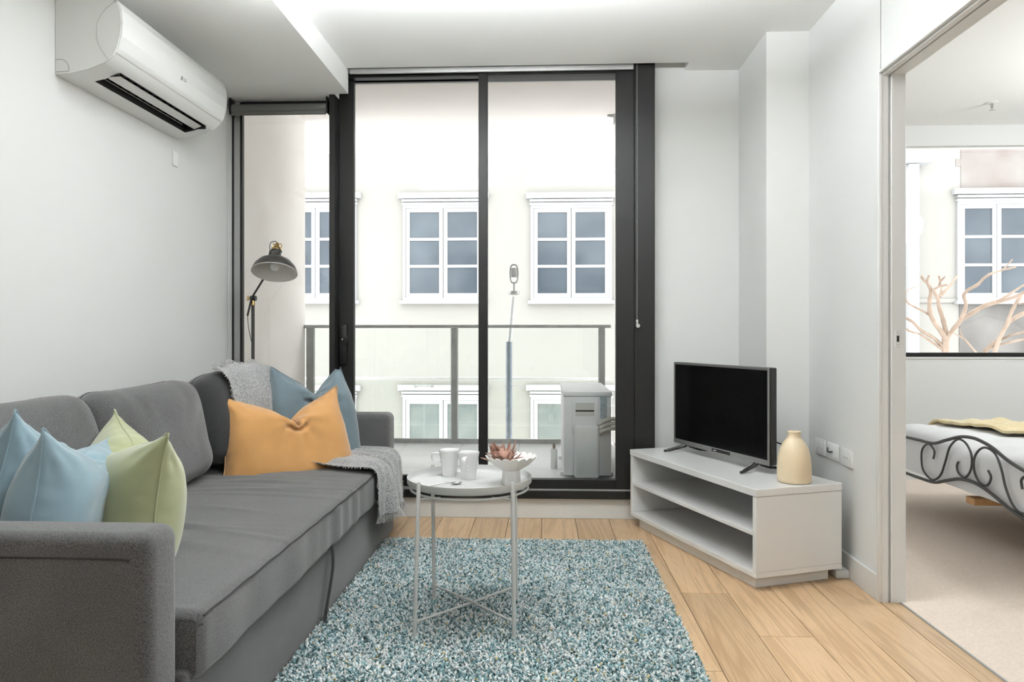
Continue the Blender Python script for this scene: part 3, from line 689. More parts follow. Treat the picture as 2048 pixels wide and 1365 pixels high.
def pillow_mesh(X, M):
    """two sheets joined along the seam -> mesh, seam loop"""
    _, n, m, _ = X.shape
    vs = []; idx0 = -np.ones((n, m), int); idx1 = -np.ones((n, m), int)
    for i in range(n):
        for j in range(m): idx0[i, j] = len(vs); vs.append(X[0, i, j])
    for i in range(n):
        for j in range(m):
            if 0 < i < n - 1 and 0 < j < m - 1: idx1[i, j] = len(vs); vs.append(X[1, i, j])
            else: idx1[i, j] = idx0[i, j]
    fs = []
    for i in range(n - 1):
        for j in range(m - 1):
            fs.append((idx0[i, j], idx0[i, j + 1], idx0[i + 1, j + 1], idx0[i + 1, j]))
            fs.append((idx1[i, j], idx1[i + 1, j], idx1[i + 1, j + 1], idx1[i, j + 1]))
    vs = [M @ Vector(v) for v in vs]
    loop = [idx0[i, 0] for i in range(n)] + [idx0[n - 1, j] for j in range(1, m)] + [idx0[i, m - 1] for i in range(n - 2, -1, -1)] + [idx0[0, j] for j in range(m - 2, 0, -1)]
    return vs, fs, [vs[k] for k in loop]

def make_pillow(name, label, cat, mt, w, h, M, tmax=.09, chop=None, res=44, press=1.0, group=None, piping=.0028, seed=0, slump=0.0, pname='cover', parent=None, pmat=None):
    n = res; m = max(12, int(res * h / w) | 1)
    X = pbd_pillow(w, h, n, m, tmax, press, chop, seed=seed, slump=slump)
    for k_ in (0, 1):
        g = np.cross(np.gradient(X[k_], axis=0), np.gradient(X[k_], axis=1)); g /= np.linalg.norm(g, axis=-1, keepdims=True) + 1e-9; g *= np.sign((g[..., 1:2]).mean() * (1 if k_ == 0 else -1))
        px_, pz_ = X[k_][..., 0], X[k_][..., 2]; ii, jj = np.meshgrid(np.linspace(-1, 1, n), np.linspace(-1, 1, m), indexing='ij')
        d = np.zeros((n, m))
        if chop:
            qx, qz = px_ - chop[0], pz_ - (h / 2 - chop[1]); r = np.hypot(qx, qz); a = np.arctan2(qz, qx); d += .0055 * np.sin(a * 11 + seed + 3 * np.sin(r * 14)) * np.exp(-r / .11) * np.minimum(1, r / .02)
        for sx_ in (-1, 1):
            for sz_ in (-1, 1):
                qx, qz = (ii - sx_) * w / 2, (jj - sz_) * h / 2; r = np.hypot(qx, qz); a = np.arctan2(qz, qx); d += .0035 * np.sin(a * 14 + seed * 2 + sx_ * sz_) * np.exp(-((r - .07) / .06) ** 2)
        es_ = (1 - np.abs(ii)) * w / 2; d += .0016 * np.sin(pz_ * 130 + seed) * np.exp(-es_ / .035)
        es_ = (1 - np.abs(jj)) * h / 2; d += .0016 * np.sin(px_ * 120 + seed * 3) * np.exp(-es_ / .035)
        edge = np.minimum(1, np.minimum(1 - np.abs(ii), 1 - np.abs(jj)) * n / 4)
        X[k_] = X[k_] + g * (d * edge)[..., None]
        ear = 1 + .055 * (np.abs(ii) * np.abs(jj)) ** 5
        X[k_][..., 0] *= ear; X[k_][..., 2] *= ear
    vs, fs, loop = pillow_mesh(X, M)
    me = bpy.data.meshes.new(pname); me.from_pydata([tuple(v) for v in vs], [], fs); me.update()
    me.polygons.foreach_set('use_smooth', [True] * len(me.polygons))
    zmin = min(v.z for v in vs); c = M.translation
    if parent is None: t = thing(name, label, cat, (c.x, c.y, zmin), 0, group)
    else: t = parent
    o = link(pname, me, mt, t)
    sb = o.modifiers.new('smooth', 'SUBSURF'); sb.levels = 1; sb.render_levels = 2 if parent is None else 1
    if piping:
        b = BM(); tube(b, loop, piping, 6, closed=True); pp = obj('piping' , b, pmat or mt, t if parent is None else o, smooth=60)
    return t, o, zmin

def frame(c, yaw, lean, roll=0.0):
    """local X = width, Y = thickness, Z = height; yaw turns the width axis, lean tips the top towards -Y local, roll spins in plane"""
    return T(c) @ rot(0, 0, yaw) @ rot(lean, 0, 0) @ rot(0, roll, 0)

# ------------------------------------------------------------------ sofa
SX, SF, SS = WX + .02, -.82, -.77          # back, arm front, seat front
A0, A1, A2, A3 = 1.47, 1.60, 3.80, 3.95    # near arm, far arm
SZ = .40
sofa = thing('sofa', 'dark grey three-seater fabric sofa along the left wall', 'sofa', (-1.32, 2.7, 0))
def soft_box(x0, x1, y0, y1, z0, z1, r, bulge=0.0, seg=5, cut=10, wr=0.0, seed=1):
    t = bmesh.new()
    box(t, x0, x1, y0, y1, z0, z1, bev=r, seg=seg)
    if cut:
        for ax, (lo, hi) in enumerate(((x0, x1), (y0, y1))):
            L_ = hi - lo; k = max(2, int(cut * L_ / max(x1 - x0, y1 - y0)))
            for i in range(1, k):
                c_ = lo + r + (L_ - 2 * r) * i / k; co = [0, 0, 0]; no = [0, 0, 0]; co[ax] = c_; no[ax] = 1
                bmesh.ops.bisect_plane(t, geom=list(t.verts) + list(t.edges) + list(t.faces), plane_co=co, plane_no=no)
        for v in t.verts:
            if v.co.z > (z0 + z1) / 2:
                fx = max(0, 1 - ((v.co.x - (x0 + x1) / 2) / ((x1 - x0) / 2)) ** 2); fy = max(0, 1 - ((v.co.y - (y0 + y1) / 2) / ((y1 - y0) / 2)) ** 4)
                v.co.z += bulge * fx * fy
    return t
# base box
b = soft_box(SX, -.80, A1 - .02, A2 + .02, .0, .275, .012, cut=0); obj('base', b, M_sofa, sofa, smooth=60)
b = BM(); box(b, -.86, -.80, A1 + .01, A2 - .01, .0, .25, bev=.01); b.free()
# arms: rounded upholstered slabs
for (ya, yb) in ((A0, A1), (A2, A3)):
    b = soft_box(SX, SF, ya, yb, .004 if ya < 2 else .035, .615, .032, cut=0, seg=6); a = obj('armrest', b, M_sofa, sofa, smooth=180)
    # panel seams
    ye = ya if ya < 2 else yb
    s_ = -1 if ya < 2 else 1
    b = BM(); tube(b, smooth_path([(SX + .03, ye + s_ * .0005, .565), (SF - .14, ye + s_ * .0005, .565), (SF - .045, ye + s_ * .0005, .56)], 6), .0022, 6); obj('seam', b, M_seam, a, smooth=60)
    b = BM(); tube(b, [(SF - .03, (ya + yb) / 2 - .03, .583), (SF - .002, (ya + yb) / 2 - .03, .57)], .001, 5); b.free()
# backrest frame
b = soft_box(SX, SX + .20, A1 + .002, A2 - .002, .05, .70, .04, cut=0); obj('backrest', b, M_sofa, sofa, smooth=60)
# seat mattress with gentle wrinkles, rounded front edge
def seat_mesh():
    nx, ny = 46, 150
    prof = []                                  # (x, z) from back to front, round the nose and under
    for i in range(26): prof.append((SX + .12 + (SS - .03 - SX - .12) * i / 25, SZ))
    for i in range(1, 8): a = PI / 2 * i / 8; prof.append((SS - .03 + .03 * math.sin(a), SZ - .03 + .03 * math.cos(a)))
    for i in range(0, 8): prof.append((SS, SZ - .03 - .10 * i / 8))
    for i in range(0, 6): a = PI / 2 * i / 5; prof.append((SS - .02 + .02 * math.cos(a), SZ - .13 - .0 - .02 * math.sin(a)))
    prof.append((SS - .3, SZ - .15))
    t = bmesh.new(); rows = []
    y0, y1 = A1 + .006, A2 - .006
    rr = random.Random(3)
    wr = [(rr.uniform(y0, y1), rr.uniform(-1.35, -.95), rr.uniform(.10, .28), rr.uniform(.012, .022), rr.uniform(.003, .0075), rr.uniform(-.25, .25)) for _ in range(26)]
    for j in range(ny + 1):
        y = y0 + (y1 - y0) * j / ny; row = []
        e = min(1, min(y - y0, y1 - y) / .03); e = math.sqrt(max(0, 1 - (1 - e) ** 2))
        for i, (x, z) in enumerate(prof):
            d = 0
            if z > SZ - .02:
                u = (x - SX) / (SS - SX); d += .022 * math.sin(PI * min(1, max(0, u))) * math.sin(PI * (y - y0) / (y1 - y0)) ** .5
                for (wy, wx, wl_, ww, wa, sl) in wr:
                    q_ = (y - wy - sl * (x - wx)) / ww
                    if abs(q_) < 3: d += wa * math.exp(-q_ * q_) * math.exp(-((x - wx) / wl_) ** 2)
            xx = x
            if i > 30: xx += .004 * math.sin(y * 19) * math.sin(y * 7.3 + 1) - .004 + .004 * math.sin(y * 45) * max(0, math.sin(y * 2.1 + 2)) ** 4
            zz = z + d
            if z > SZ - .03: zz = z + d - .014 * (1 - e)
            row.append(t.verts.new((xx - .012 * (1 - e) * (i > 27), y, zz)))
        rows.append(row)
    for A, B in zip(rows, rows[1:]):
        for i in range(len(prof) - 1): t.faces.new([A[i], A[i + 1], B[i + 1], B[i]])
    for row, fl in ((rows[0], True), (rows[-1], False)):
        f = t.faces.new(row if fl else row[::-1])
    bmesh.ops.recalc_face_normals(t, faces=list(t.faces))
    return t
seat = obj('seat_mattress', seat_mesh(), M_sofa, sofa, smooth=50)
b = BM(); pts = [(SS - .006, A1 + .02 + (A2 - A1 - .04) * i / 60, SZ - .008 + .0015 * math.sin(i * 1.3)) for i in range(61)]; tube(b, pts, .0022, 6); obj('seam', b, M_seam, seat, smooth=60)
# pull strap
sp_ = [(-.775, 2.62, .262), (-.765, 2.60, .20), (-.768, 2.57, .12), (-.772, 2.535, .05), (-.768, 2.52, .028)]
b = BM()
P_ = smooth_path(sp_, 5)
for i, q in enumerate(P_):
    w_ = .011 + .007 * i / len(P_)
    v0 = b.verts.new((q.x, q.y - w_, q.z)); v1 = b.verts.new((q.x, q.y + w_, q.z)); v2 = b.verts.new((q.x - .004, q.y + w_, q.z)); v3 = b.verts.new((q.x - .004, q.y - w_, q.z))
    b.verts.ensure_lookup_table()
    if i:
        k = len(b.verts) - 8; vv = b.verts
        for a_ in range(4): b.faces.new([vv[k + a_], vv[k + (a_ + 1) % 4], vv[k + 4 + (a_ + 1) % 4], vv[k + 4 + a_]])
obj('pull_strap', b, M_seam, sofa, smooth=60)

# back cushions (loose, each a thing)
from mathutils.bvhtree import BVHTree
CUSH = []
def back_cushion(y0, y1, lab, mt, yaw=0.0, dx=0.0, seed=0, hh=.44, lean=.24, dz=0.0, tm=.125):
    """boxy feather cushion: super-ellipsoid with sagging wrinkles and a side seam"""
    from mathutils import noise as mn
    a_, c_ = (y1 - y0) / 2 + .015, hh / 2
    M = T(-1.52 + dx, (y0 + y1) / 2, SZ + .012 + c_ + dz) @ rot(0, 0, PI / 2 + yaw) @ rot(-lean, 0, 0)
    t = thing('back_cushion', lab, 'cushion', (M.translation.x, M.translation.y, SZ + .02), 0, 'sofa back cushions')
    n1, n2 = 72, 40; bb = bmesh.new(); rows = []
    sg = lambda v, e: math.copysign(abs(v) ** e, v)
    for i in range(n1):
        th = 2 * PI * i / n1; row = []
        for j in range(n2 + 1):
            ph = -PI / 2 + PI * j / n2
            r = max(0, math.cos(ph)) ** .62
            x = a_ * sg(math.cos(th), .42) * r; z = c_ * sg(math.sin(th), .42) * r; y = tm * sg(math.sin(ph), .8)
            p = Vector((x * 3 + seed * 7.31 + .37, y * 3 + .41, z * 3 + .23))
            d = .016 * mn.noise(p) + .007 * mn.noise(p * 3.1) - .006 * abs(mn.noise(Vector((x * 16 + seed * 1.3 + .4, z * 5 + .6, y * 4 + .3))))
            pull = 1 + .05 * (abs(x) / a_) ** 3 * (abs(z) / c_) ** 3
            q = Vector((x * pull, y * (1 - .0 * z), z * pull - .014 * (1 - (x / a_) ** 2) * max(0, z / c_)))
            nrm = Vector((x / a_ ** 2, y / tm ** 2, z / c_ ** 2)).normalized() if abs(x) + abs(y) + abs(z) > 1e-6 else Vector((0, 1, 0))
            row.append(bb.verts.new(M @ (q + nrm * d)))
        rows.append(row)
    for i in range(n1):
        A, B = rows[i], rows[(i + 1) % n1]
        for j in range(n2): bb.faces.new([A[j], B[j], B[j + 1], A[j + 1]])
    loop = [rows[i][n2 // 2].co.copy() for i in range(n1)]
    bmesh.ops.remove_doubles(bb, verts=list(bb.verts), dist=.0004)
    bmesh.ops.recalc_face_normals(bb, faces=list(bb.faces)); CUSH.append(BVHTree.FromBMesh(bb)); obj('cover', bb, mt, t, smooth=180)
    b = BM(); tube(b, loop, .0022, 6, closed=True); obj('seam', b, M_seam, t, smooth=60)
back_cushion(1.62, 2.34, 'grey fabric back cushion at the near end, behind the blue pillows', M_sofa, seed=1)
back_cushion(2.36, 3.07, 'grey fabric back cushion in the middle of the sofa', M_sofa, seed=2)
back_cushion(3.08, 3.74, 'grey fabric back cushion, shade painted in its colour, partly under the throw, at the window end', M_sofa_shade, yaw=-.12, dx=.06, seed=3, dz=.03, tm=.125)

# scatter pillows
make_pillow('scatter_pillow', 'ochre orange lumbar pillow with a dented top', 'pillow', M_orange, .66, .44,
            frame((-1.20, 3.33, .600), math.radians(44), -.22, math.radians(-3)), tmax=.085, chop=(.02, .19, .80), res=52, seed=5, group='velvet scatter pillows')
make_pillow('scatter_pillow', 'slate blue pillow standing behind the orange pillow', 'pillow', M_navy, .52, .54,
            frame((-1.17, 3.60, .648), math.radians(34), -.16, math.radians(-3)), tmax=.085, chop=(.02, .19, 1.1), res=46, seed=6, group='velvet scatter pillows')
make_pillow('scatter_pillow', 'sage green velvet pillow beside the blue pillows', 'pillow', M_green, .57, .46,
            frame((-1.21, 2.07, .585), math.radians(134), .10, math.radians(-2)), tmax=.115, chop=(0, .12, .62), res=48, press=1.4, seed=8, group='velvet scatter pillows')
make_pillow('scatter_pillow', 'pale blue pillow nearest the camera, leaning on the armrest', 'pillow', M_blue, .50, .46,
            frame((-1.27, 1.88, .570), math.radians(103), .12, math.radians(9)), tmax=.10, chop=(.0, .10, .5), res=48, press=1.2, seed=9, group='velvet scatter pillows')
make_pillow('scatter_pillow', 'pale blue pillow further back, against the near back cushion', 'pillow', M_blue, .50, .47,
            frame((-1.46, 1.98, .610), math.radians(108), .20, math.radians(11)), tmax=.075, chop=(.0, .12, .5), res=44, seed=10, group='velvet scatter pillows')

# ------------------------------------------------------------------ throw blanket
def throw():
    nu, nv = 110, 40                      # along, across
    Lc, Wc = 1.62, .74
    # initial centre line: over the back cushion, down, across the seat and over the front edge
    key = [(-1.63, 3.52, .885), (-1.52, 3.50, .885), (-1.40, 3.51, .80), (-1.32, 3.52, .62), (-1.26, 3.60, .49), (-1.14, 3.60, .47), (-1.0, 3.56, .47), (-.82, 3.50, .47), (-.735, 3.48, .42), (-.730, 3.47, .38), (-.730, 3.46, .32)]
    P = [Vector(k) for k in smooth_path(key, 12)]
    cum = [0]
    for a_, b_ in zip(P, P[1:]): cum.append(cum[-1] + (b_ - a_).length)
    tot = cum[-1]; Lc = tot * 1.02
    C = np.zeros((nu, 3))
    for i in range(nu):
        s = tot * i / (nu - 1); k = 0
        while k < len(cum) - 2 and cum[k + 1] < s: k += 1
        f_ = (s - cum[k]) / max(1e-9, cum[k + 1] - cum[k]); C[i] = P[k].lerp(P[k + 1], f_)
    X = np.zeros((nu, nv, 3)); rng = np.random.default_rng(4)
    w = np.linspace(-.5, .5, nv)
    squeeze = np.interp(np.arange(nu) / nu, [0, .2, .45, .7, 1], [.84, .74, .50, .55, .62])
    for i in range(nu):
        X[i, :, 0] = C[i, 0] + .02 * np.sin(w * 14 + i * .05); X[i, :, 1] = C[i, 1] + w * Wc * squeeze[i]
        X[i, :, 2] = C[i, 2] + .02 + .022 * np.sin(w * 26 + i * .045) + .01 * np.sin(w * 43 - i * .07)
    du, dv = Lc / (nu - 1), Wc / (nv - 1); dd = math.hypot(du, dv)
    boxes = [(-2, SS + .004, A1, A2, -1, SZ + .022, .03), (-2, SF + .004, A2, A3, -1, .62, .03), (-2, -1.42, 3.05, 3.78, -1, .875, .10), (-2, -1.36, 3.05, 3.78, -1, .70, .12)]
    V = np.zeros_like(X)
    def con(A, B, L_, k):
        d = B - A; l = np.sqrt((d * d).sum(-1, keepdims=True)) + 1e-9; c = (l - L_) / l * d * (.5 * k); A += c; B -= c
    for s in range(70):
        V *= .90; V[..., 2] -= .0011
        P0 = X.copy(); X = X + V
        for it in range(9):
            for a in (0, 1): con(X[a:nu - 1:2], X[a + 1:nu:2], du, 1)
            for a in (0, 1): con(X[:, a:nv - 1:2], X[:, a + 1:nv:2], dv, 1)
            for a in (0, 1): con(X[a:nu - 1:2, :-1], X[a + 1:nu:2, 1:], dd, .3)
            for a in (0, 1): con(X[a:nu - 1:2, 1:], X[a + 1:nu:2, :-1], dd, .3)
            for a in (0, 1, 2): con(X[a:nu - 2:3][:len(range(a + 2, nu, 3))], X[a + 2:nu:3], 2 * du, .15)
            for a in (0, 1, 2): con(X[:, a:nv - 2:3][:, :len(range(a + 2, nv, 3))], X[:, a + 2:nv:3], 2 * dv, .15)
        hit = np.zeros(X.shape[:2], bool)
        for (x0, x1, y0, y1, z0, z1, r) in boxes:
            lo = np.array([x0 + r, y0 + r, z0 + r]); hi = np.array([x1 - r, y1 - r, z1 - r])
            q = np.clip(X, lo, hi); d = X - q; l = np.sqrt((d * d).sum(-1)); R = r + .006
            inside = l < R
            deep = l < 1e-6
            dz_ = np.minimum(hi[2] + R - X[..., 2], hi[0] + R - X[..., 0])
            n_ = d / np.maximum(l, 1e-6)[..., None]
            Y = q + n_ * R
            up = (hi[2] - X[..., 2]) < (hi[0] - X[..., 0])
            Yd = X.copy(); Yd[..., 2] = np.where(up, hi[2] + R, X[..., 2]); Yd[..., 0] = np.where(up, X[..., 0], hi[0] + R)
            X = np.where((inside & ~deep)[..., None], Y, X); X = np.where(deep[..., None], Yd, X); hit |= inside
        # floor
        X[..., 2] = np.maximum(X[..., 2], .02)
        V = X - P0; V[hit] *= .15
    return X
XT = throw(); nu, nv = XT.shape[:2]
for _ in range(6): XT[1:-1, 1:-1] = XT[1:-1, 1:-1] * .4 + .15 * (XT[:-2, 1:-1] + XT[2:, 1:-1] + XT[1:-1, :-2] + XT[1:-1, 2:])
_g = np.cross(np.gradient(XT, axis=0), np.gradient(XT, axis=1)); _g /= np.linalg.norm(_g, axis=-1, keepdims=True) + 1e-9
_g *= np.sign((_g * np.array([.7, -.3, .8])).sum(-1).mean())
_i, _j = np.meshgrid(np.arange(nu), np.arange(nv), indexing='ij')
XT = XT + _g * (.009 * (1 + np.sin(_j * 1.05 + .9 * np.sin(_i * .09) + _i * .03)) + .006 * (1 + np.sin(_j * .47 + _i * .11 + 2)))[..., None]
def push_out(A, depth=.011):
    for i in range(A.shape[0]):
        for j in range(A.shape[1]):
            p = Vector(A[i, j])
            for tr in CUSH:
                q, nn, _, dist = tr.find_nearest(p, .35)
                if q is None: continue
                sd = (p - q).dot(nn)
                if sd < depth and (sd < 0 or dist < depth): A[i, j] = q + nn * depth
for _ in range(3):
    push_out(XT)
    D_ = XT.copy(); D_[1:-1, 1:-1] = D_[1:-1, 1:-1] * .6 + .1 * (XT[:-2, 1:-1] + XT[2:, 1:-1] + XT[1:-1, :-2] + XT[1:-1, 2:]); XT = D_
push_out(XT)
me = bpy.data.meshes.new('throw_cloth'); me.from_pydata([tuple(v) for v in XT.reshape(-1, 3)], [], [(i * nv + j, (i + 1) * nv + j, (i + 1) * nv + j + 1, i * nv + j + 1) for i in range(nu - 1) for j in range(nv - 1)]); me.update()
me.polygons.foreach_set('use_smooth', [True] * len(me.polygons))
thr = thing('throw_blanket', 'light grey fringed wool throw over the sofa end and seat edge', 'blanket', tuple(XT[nu // 2, nv // 2]))
tc_ = link('cloth', me, M_throw, thr); md = tc_.modifiers.new('th', 'SOLIDIFY'); md.thickness = .005; md.offset = 0; md2 = tc_.modifiers.new('ss', 'SUBSURF'); md2.levels = 1; md2.render_levels = 1
b = BM(); rr = random.Random(9)
def strand(p0, d0, L_):
    P = [Vector(p0)]; d0 = Vector(d0).normalized() if Vector(d0).length > 1e-6 else Vector((0, 0, -1))
    for k in range(4):
        d0 = (d0 + Vector((rr.uniform(-.5, .5), rr.uniform(-.5, .5), rr.uniform(-.6, .1))) * .5).normalized(); P.append(P[-1] + d0 * L_ / 4)
    tube(b, P, [.0016, .0015, .0014, .0012, .0009], 3, cap=False)
for j in range(nv - 1):
    for k in range(4):
        f_ = rr.random(); e1 = XT[-1, j] * (1 - f_) + XT[-1, j + 1] * f_; e0 = XT[0, j] * (1 - f_) + XT[0, j + 1] * f_
        strand(e1, XT[-1, j] - XT[-3, j], .035); strand(e0, XT[0, j] - XT[2, j], .03)
for i in range(0, nu - 1):
    for k in range(2):
        f_ = rr.random(); e = XT[i, 0] * (1 - f_) + XT[i + 1, 0] * f_; strand(e, XT[i, 0] - XT[i, 2], .014)
        e = XT[i, -1] * (1 - f_) + XT[i + 1, -1] * f_; strand(e, XT[i, -1] - XT[i, -3], .014)
fo = obj('fringe', b, M_fringe, thr); fo['kind'] = 'stuff'

# ------------------------------------------------------------------ rug
rug = thing('rug', 'shaggy teal, grey and white speckled wool rug', 'rug', (-.15, 2.4, 0))
RX0, RX1, RY0, RY1 = -.795, .485, 1.25, 3.615
b = BM(); box(b, RX0 + .004, RX1 - .004, RY0 + .004, RY1 - .004, .0005, .008, bev=.002, seg=1); obj('backing', b, M_rugb, rug)
def rug_pile():
    sp = .0074; nx = int((RX1 - RX0) / sp); ny = int((RY1 - RY0) / sp)
    gx, gy = np.meshgrid(np.linspace(RX0 + .004, RX1 - .004, nx), np.linspace(RY0 + .004, RY1 - .004, ny), indexing='ij')
    c = np.stack([gx.ravel(), gy.ravel()], 1); n = len(c); c += RNG.normal(0, .0022, c.shape)
    c[:, 0] = np.clip(c[:, 0], RX0, RX1)
    th = RNG.uniform(0, 2 * PI, n); lean = RNG.uniform(.002, .013, n); H = RNG.uniform(.009, .017, n); r = RNG.uniform(.0034, .0056, n)
    ang = np.array([0, 2 * PI / 3, 4 * PI / 3])
    dx, dy = np.cos(th) * lean, np.sin(th) * lean
    V = np.zeros((n, 7, 3))
    for k in range(3):
        a = ang[k] + th
        V[:, k, 0] = c[:, 0] + np.cos(a) * r * .7; V[:, k, 1] = c[:, 1] + np.sin(a) * r * .7; V[:, k, 2] = .006
        V[:, 3 + k, 0] = c[:, 0] + dx * .6 + np.cos(a) * r; V[:, 3 + k, 1] = c[:, 1] + dy * .6 + np.sin(a) * r; V[:, 3 + k, 2] = .006 + H * .72
    V[:, 6, 0] = c[:, 0] + dx * 1.3; V[:, 6, 1] = c[:, 1] + dy * 1.3; V[:, 6, 2] = .006 + H
    V[..., 0] = np.minimum(V[..., 0], RX1 + .008)
    V[..., 0] = np.maximum(V[..., 0], -.797)
    base = (np.arange(n) * 7)[:, None]
    tri = []
    for k in range(3):
        k2 = (k + 1) % 3
        tri += [(k, k2, 3 + k2), (k, 3 + k2, 3 + k), (3 + k, 3 + k2, 6)]
    Fc = (base[:, :, None] + np.array(tri)[None]).reshape(-1, 3)
    me = bpy.data.meshes.new('pile'); me.vertices.add(n * 7); me.vertices.foreach_set('co', V.ravel())
    nf = len(Fc); me.loops.add(nf * 3); me.loops.foreach_set('vertex_index', Fc.ravel().astype(np.int32)); me.polygons.add(nf)
    me.polygons.foreach_set('loop_start', np.arange(0, nf * 3, 3, dtype=np.int32)); me.polygons.foreach_set('use_smooth', np.ones(nf, bool))
    me.update(); me.validate()
    pal = np.array([(.68, .72, .71), (.50, .59, .60), (.24, .38, .41), (.10, .22, .235), (.04, .10, .105), (.82, .82, .79), (.60, .46, .20)])
    cl = np.sin(c[:, 0] * 17 + 2 * np.sin(c[:, 1] * 9)) * np.sin(c[:, 1] * 21 + c[:, 0] * 6)
    pr = np.array([.22, .19, .19, .15, .09, .14, .013]); pr = pr / pr.sum()
    u = np.clip(RNG.random(n) , 0, .9999); k = np.searchsorted(np.cumsum(pr), u)
    k = np.clip(k, 0, 6)
    colr = 1.12 * pal[k] * (1 + .10 * cl)[:, None] * RNG.uniform(.85, 1.12, (n, 1))
    at_ = me.color_attributes.new('tint', 'FLOAT_COLOR', 'POINT')
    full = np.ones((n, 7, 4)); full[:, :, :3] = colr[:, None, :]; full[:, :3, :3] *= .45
    at_.data.foreach_set('color', full.ravel())
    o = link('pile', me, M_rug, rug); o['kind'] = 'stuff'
rug_pile()

# ------------------------------------------------------------------ tray table
TX, TY = -.27, 2.607
tb = thing('side_table', 'round pale grey metal tray table on the rug', 'table', (TX, TY, 0.012))
TR = .2225
b = BM(); lathe(b, [(0, .500), (TR - .022, .500), (TR - .010, .503), (TR - .004, .510), (TR - .001, .5255), (TR + .0015, .5255), (TR + .001, .506), (TR - .006, .498), (TR - .02, .4955), (0, .4955)], (TX, TY, 0), 96); obj('tray', b, M_tablem, tb, smooth=50)
b = BM(); ring = [(TX + (TR - .012) * math.cos(a), TY + (TR - .012) * math.sin(a), .484) for a in [2 * PI * k / 72 for k in range(72)]]; tube(b, ring, .0045, 8, closed=True); obj('support_ring', b, M_tablem, tb, smooth=60)
legs_top = []
for (bx, by, tx_, ty_) in ((-.437, 2.420, -.425, 2.436), (-.102, 2.435, -.108, 2.450), (-.426, 2.784, -.430, 2.772), (-.108, 2.788, -.114, 2.782)):
    tx_, ty_ = (TX + (tx_ - TX)), ty_
    b = BM(); tube(b, [(bx, by, .018), (tx_, ty_, .527), (tx_, ty_, .5345)], [.0072, .0072, .005], 14); lg = obj('leg', b, M_tablem, tb, smooth=50)
    b = BM(); lathe(b, [(.0095, 0), (.0095, .012)], (bx, by, .008), 12); obj('foot_cap', b, M_tablem, lg, smooth=40)
    v = Vector((tx_ - TX, ty_ - TY, 0)).normalized()
    b = BM(); tube(b, [(tx_, ty_, .492), (TX + v.x * (TR - .012), TY + v.y * (TR - .012), .484)], .004, 8); b2 = [(TX + (TR - .03) * math.cos(math.atan2(v.y, v.x) + s * .3), TY + (TR - .03) * math.sin(math.atan2(v.y, v.x) + s * .3), .484) for s in (-1, 1)]
    for q in b2: tube(b, [(tx_, ty_, .476), q], .003, 6)
    obj('bracket', b, M_tablem, tb, smooth=40)
LB = [(-.437, 2.420), (-.102, 2.435), (-.426, 2.784), (-.108, 2.788)]
for a_, b_ in ((0, 3), (1, 2)):
    b = BM(); tube(b, [(LB[a_][0], LB[a_][1], .066), ((LB[a_][0] + LB[b_][0]) / 2, (LB[a_][1] + LB[b_][1]) / 2, .064 + .006 * a_), (LB[b_][0], LB[b_][1], .066)], .0042, 10); obj('cross_bar', b, M_tablem, tb, smooth=50)

def mug(x, y, lab, ang):
    z = .5005
    t = thing('mug', lab, 'mug', (x, y, z), 0, 'white mugs on the tray table')
    b = BM(); lathe(b, [(0, .003), (.024, .003), (.0255, 0), (.027, 0), (.0275, .004), (.0315, .045), (.0385, .088), (.0402, .096), (.0395, .098), (.0375, .097), (.0355, .088), (.029, .045), (.025, .008), (0, .006)], (x, y, z), 44); obj('body', b, M_ceram, t, smooth=60)
    d = Vector((math.cos(ang), math.sin(ang), 0)); pz = [(.036, .084), (.052, .086), (.064, .083), (.067, .070), (.062, .056), (.050, .050), (.033, .052)]
    P = smooth_path([Vector((x, y, z)) + d * r_ + Vector((0, 0, h_)) for r_, h_ in pz], 5)
    b = BM(); s = d.cross(Vector((0, 0, 1)))
    rg = []
    for i, q in enumerate(P):
        tg = (P[min(i + 1, len(P) - 1)] - P[max(i - 1, 0)]).normalized(); nn = s.cross(tg)
        rg.append([b.verts.new(q + s * (.0075 * math.cos(a)) + nn * (.0026 * math.sin(a))) for a in [2 * PI * k / 10 for k in range(10)]])
    for A, B in zip(rg, rg[1:]):
        for k in range(10): b.faces.new([A[k], A[(k + 1) % 10], B[(k + 1) % 10], B[k]])
    b.faces.new(rg[0][::-1]); b.faces.new(rg[-1]); bmesh.ops.recalc_face_normals(b, faces=list(b.faces))
    obj('handle', b, M_ceram, t, smooth=60)
mug(-.360, 2.735, 'white mug with its handle to the left, further from the bowl', PI * 1.02)
mug(-.281, 2.680, 'white mug with its handle facing the camera, next to the bowl', math.radians(-100))

# scalloped footed bowl and dried protea
bx_, by_, bz_ = -.119, 2.585, .5005
bw = thing('footed_bowl', 'matt white footed bowl with a scalloped rim', 'bowl', (bx_, by_, bz_))
nsc = 18
def scal(j, a):
    f_ = {5: .15, 6: .6, 7: 1, 8: 1, 9: .6, 10: .15}.get(j, 0)
    s = abs(math.cos(a * nsc / 2)) ** .6
    return (.004 * f_ * s, .0085 * f_ * s)
b = BM(); lathe(b, [(.030, 0), (.033, .001), (.034, .010), (.031, .050), (.040, .056), (.065, .071), (.081, .087), (.088, .094), (.0855, .095), (.078, .087), (.062, .074), (.038, .060), (0, .057)], (bx_, by_, bz_), 144, rf=scal); obj('bowl', b, M_matt, bw, smooth=60)
pr_ = thing('dried_protea', 'dried brown protea flower head lying in the footed bowl', 'flower', (bx_ - .03, by_, bz_ + .062))
rr = random.Random(21)
pc = Vector((bx_ - .030, by_ - .004, bz_ + .086)); ax = Vector((.15, -.25, 1)).normalized()
b = BM(); lathe(b, [(0, -.026), (.022, -.022), (.038, -.004), (.040, .012), (.033, .028), (.016, .040), (0, .042)], pc, 20); obj('flower_head', b, M_petal, pr_, smooth=60)
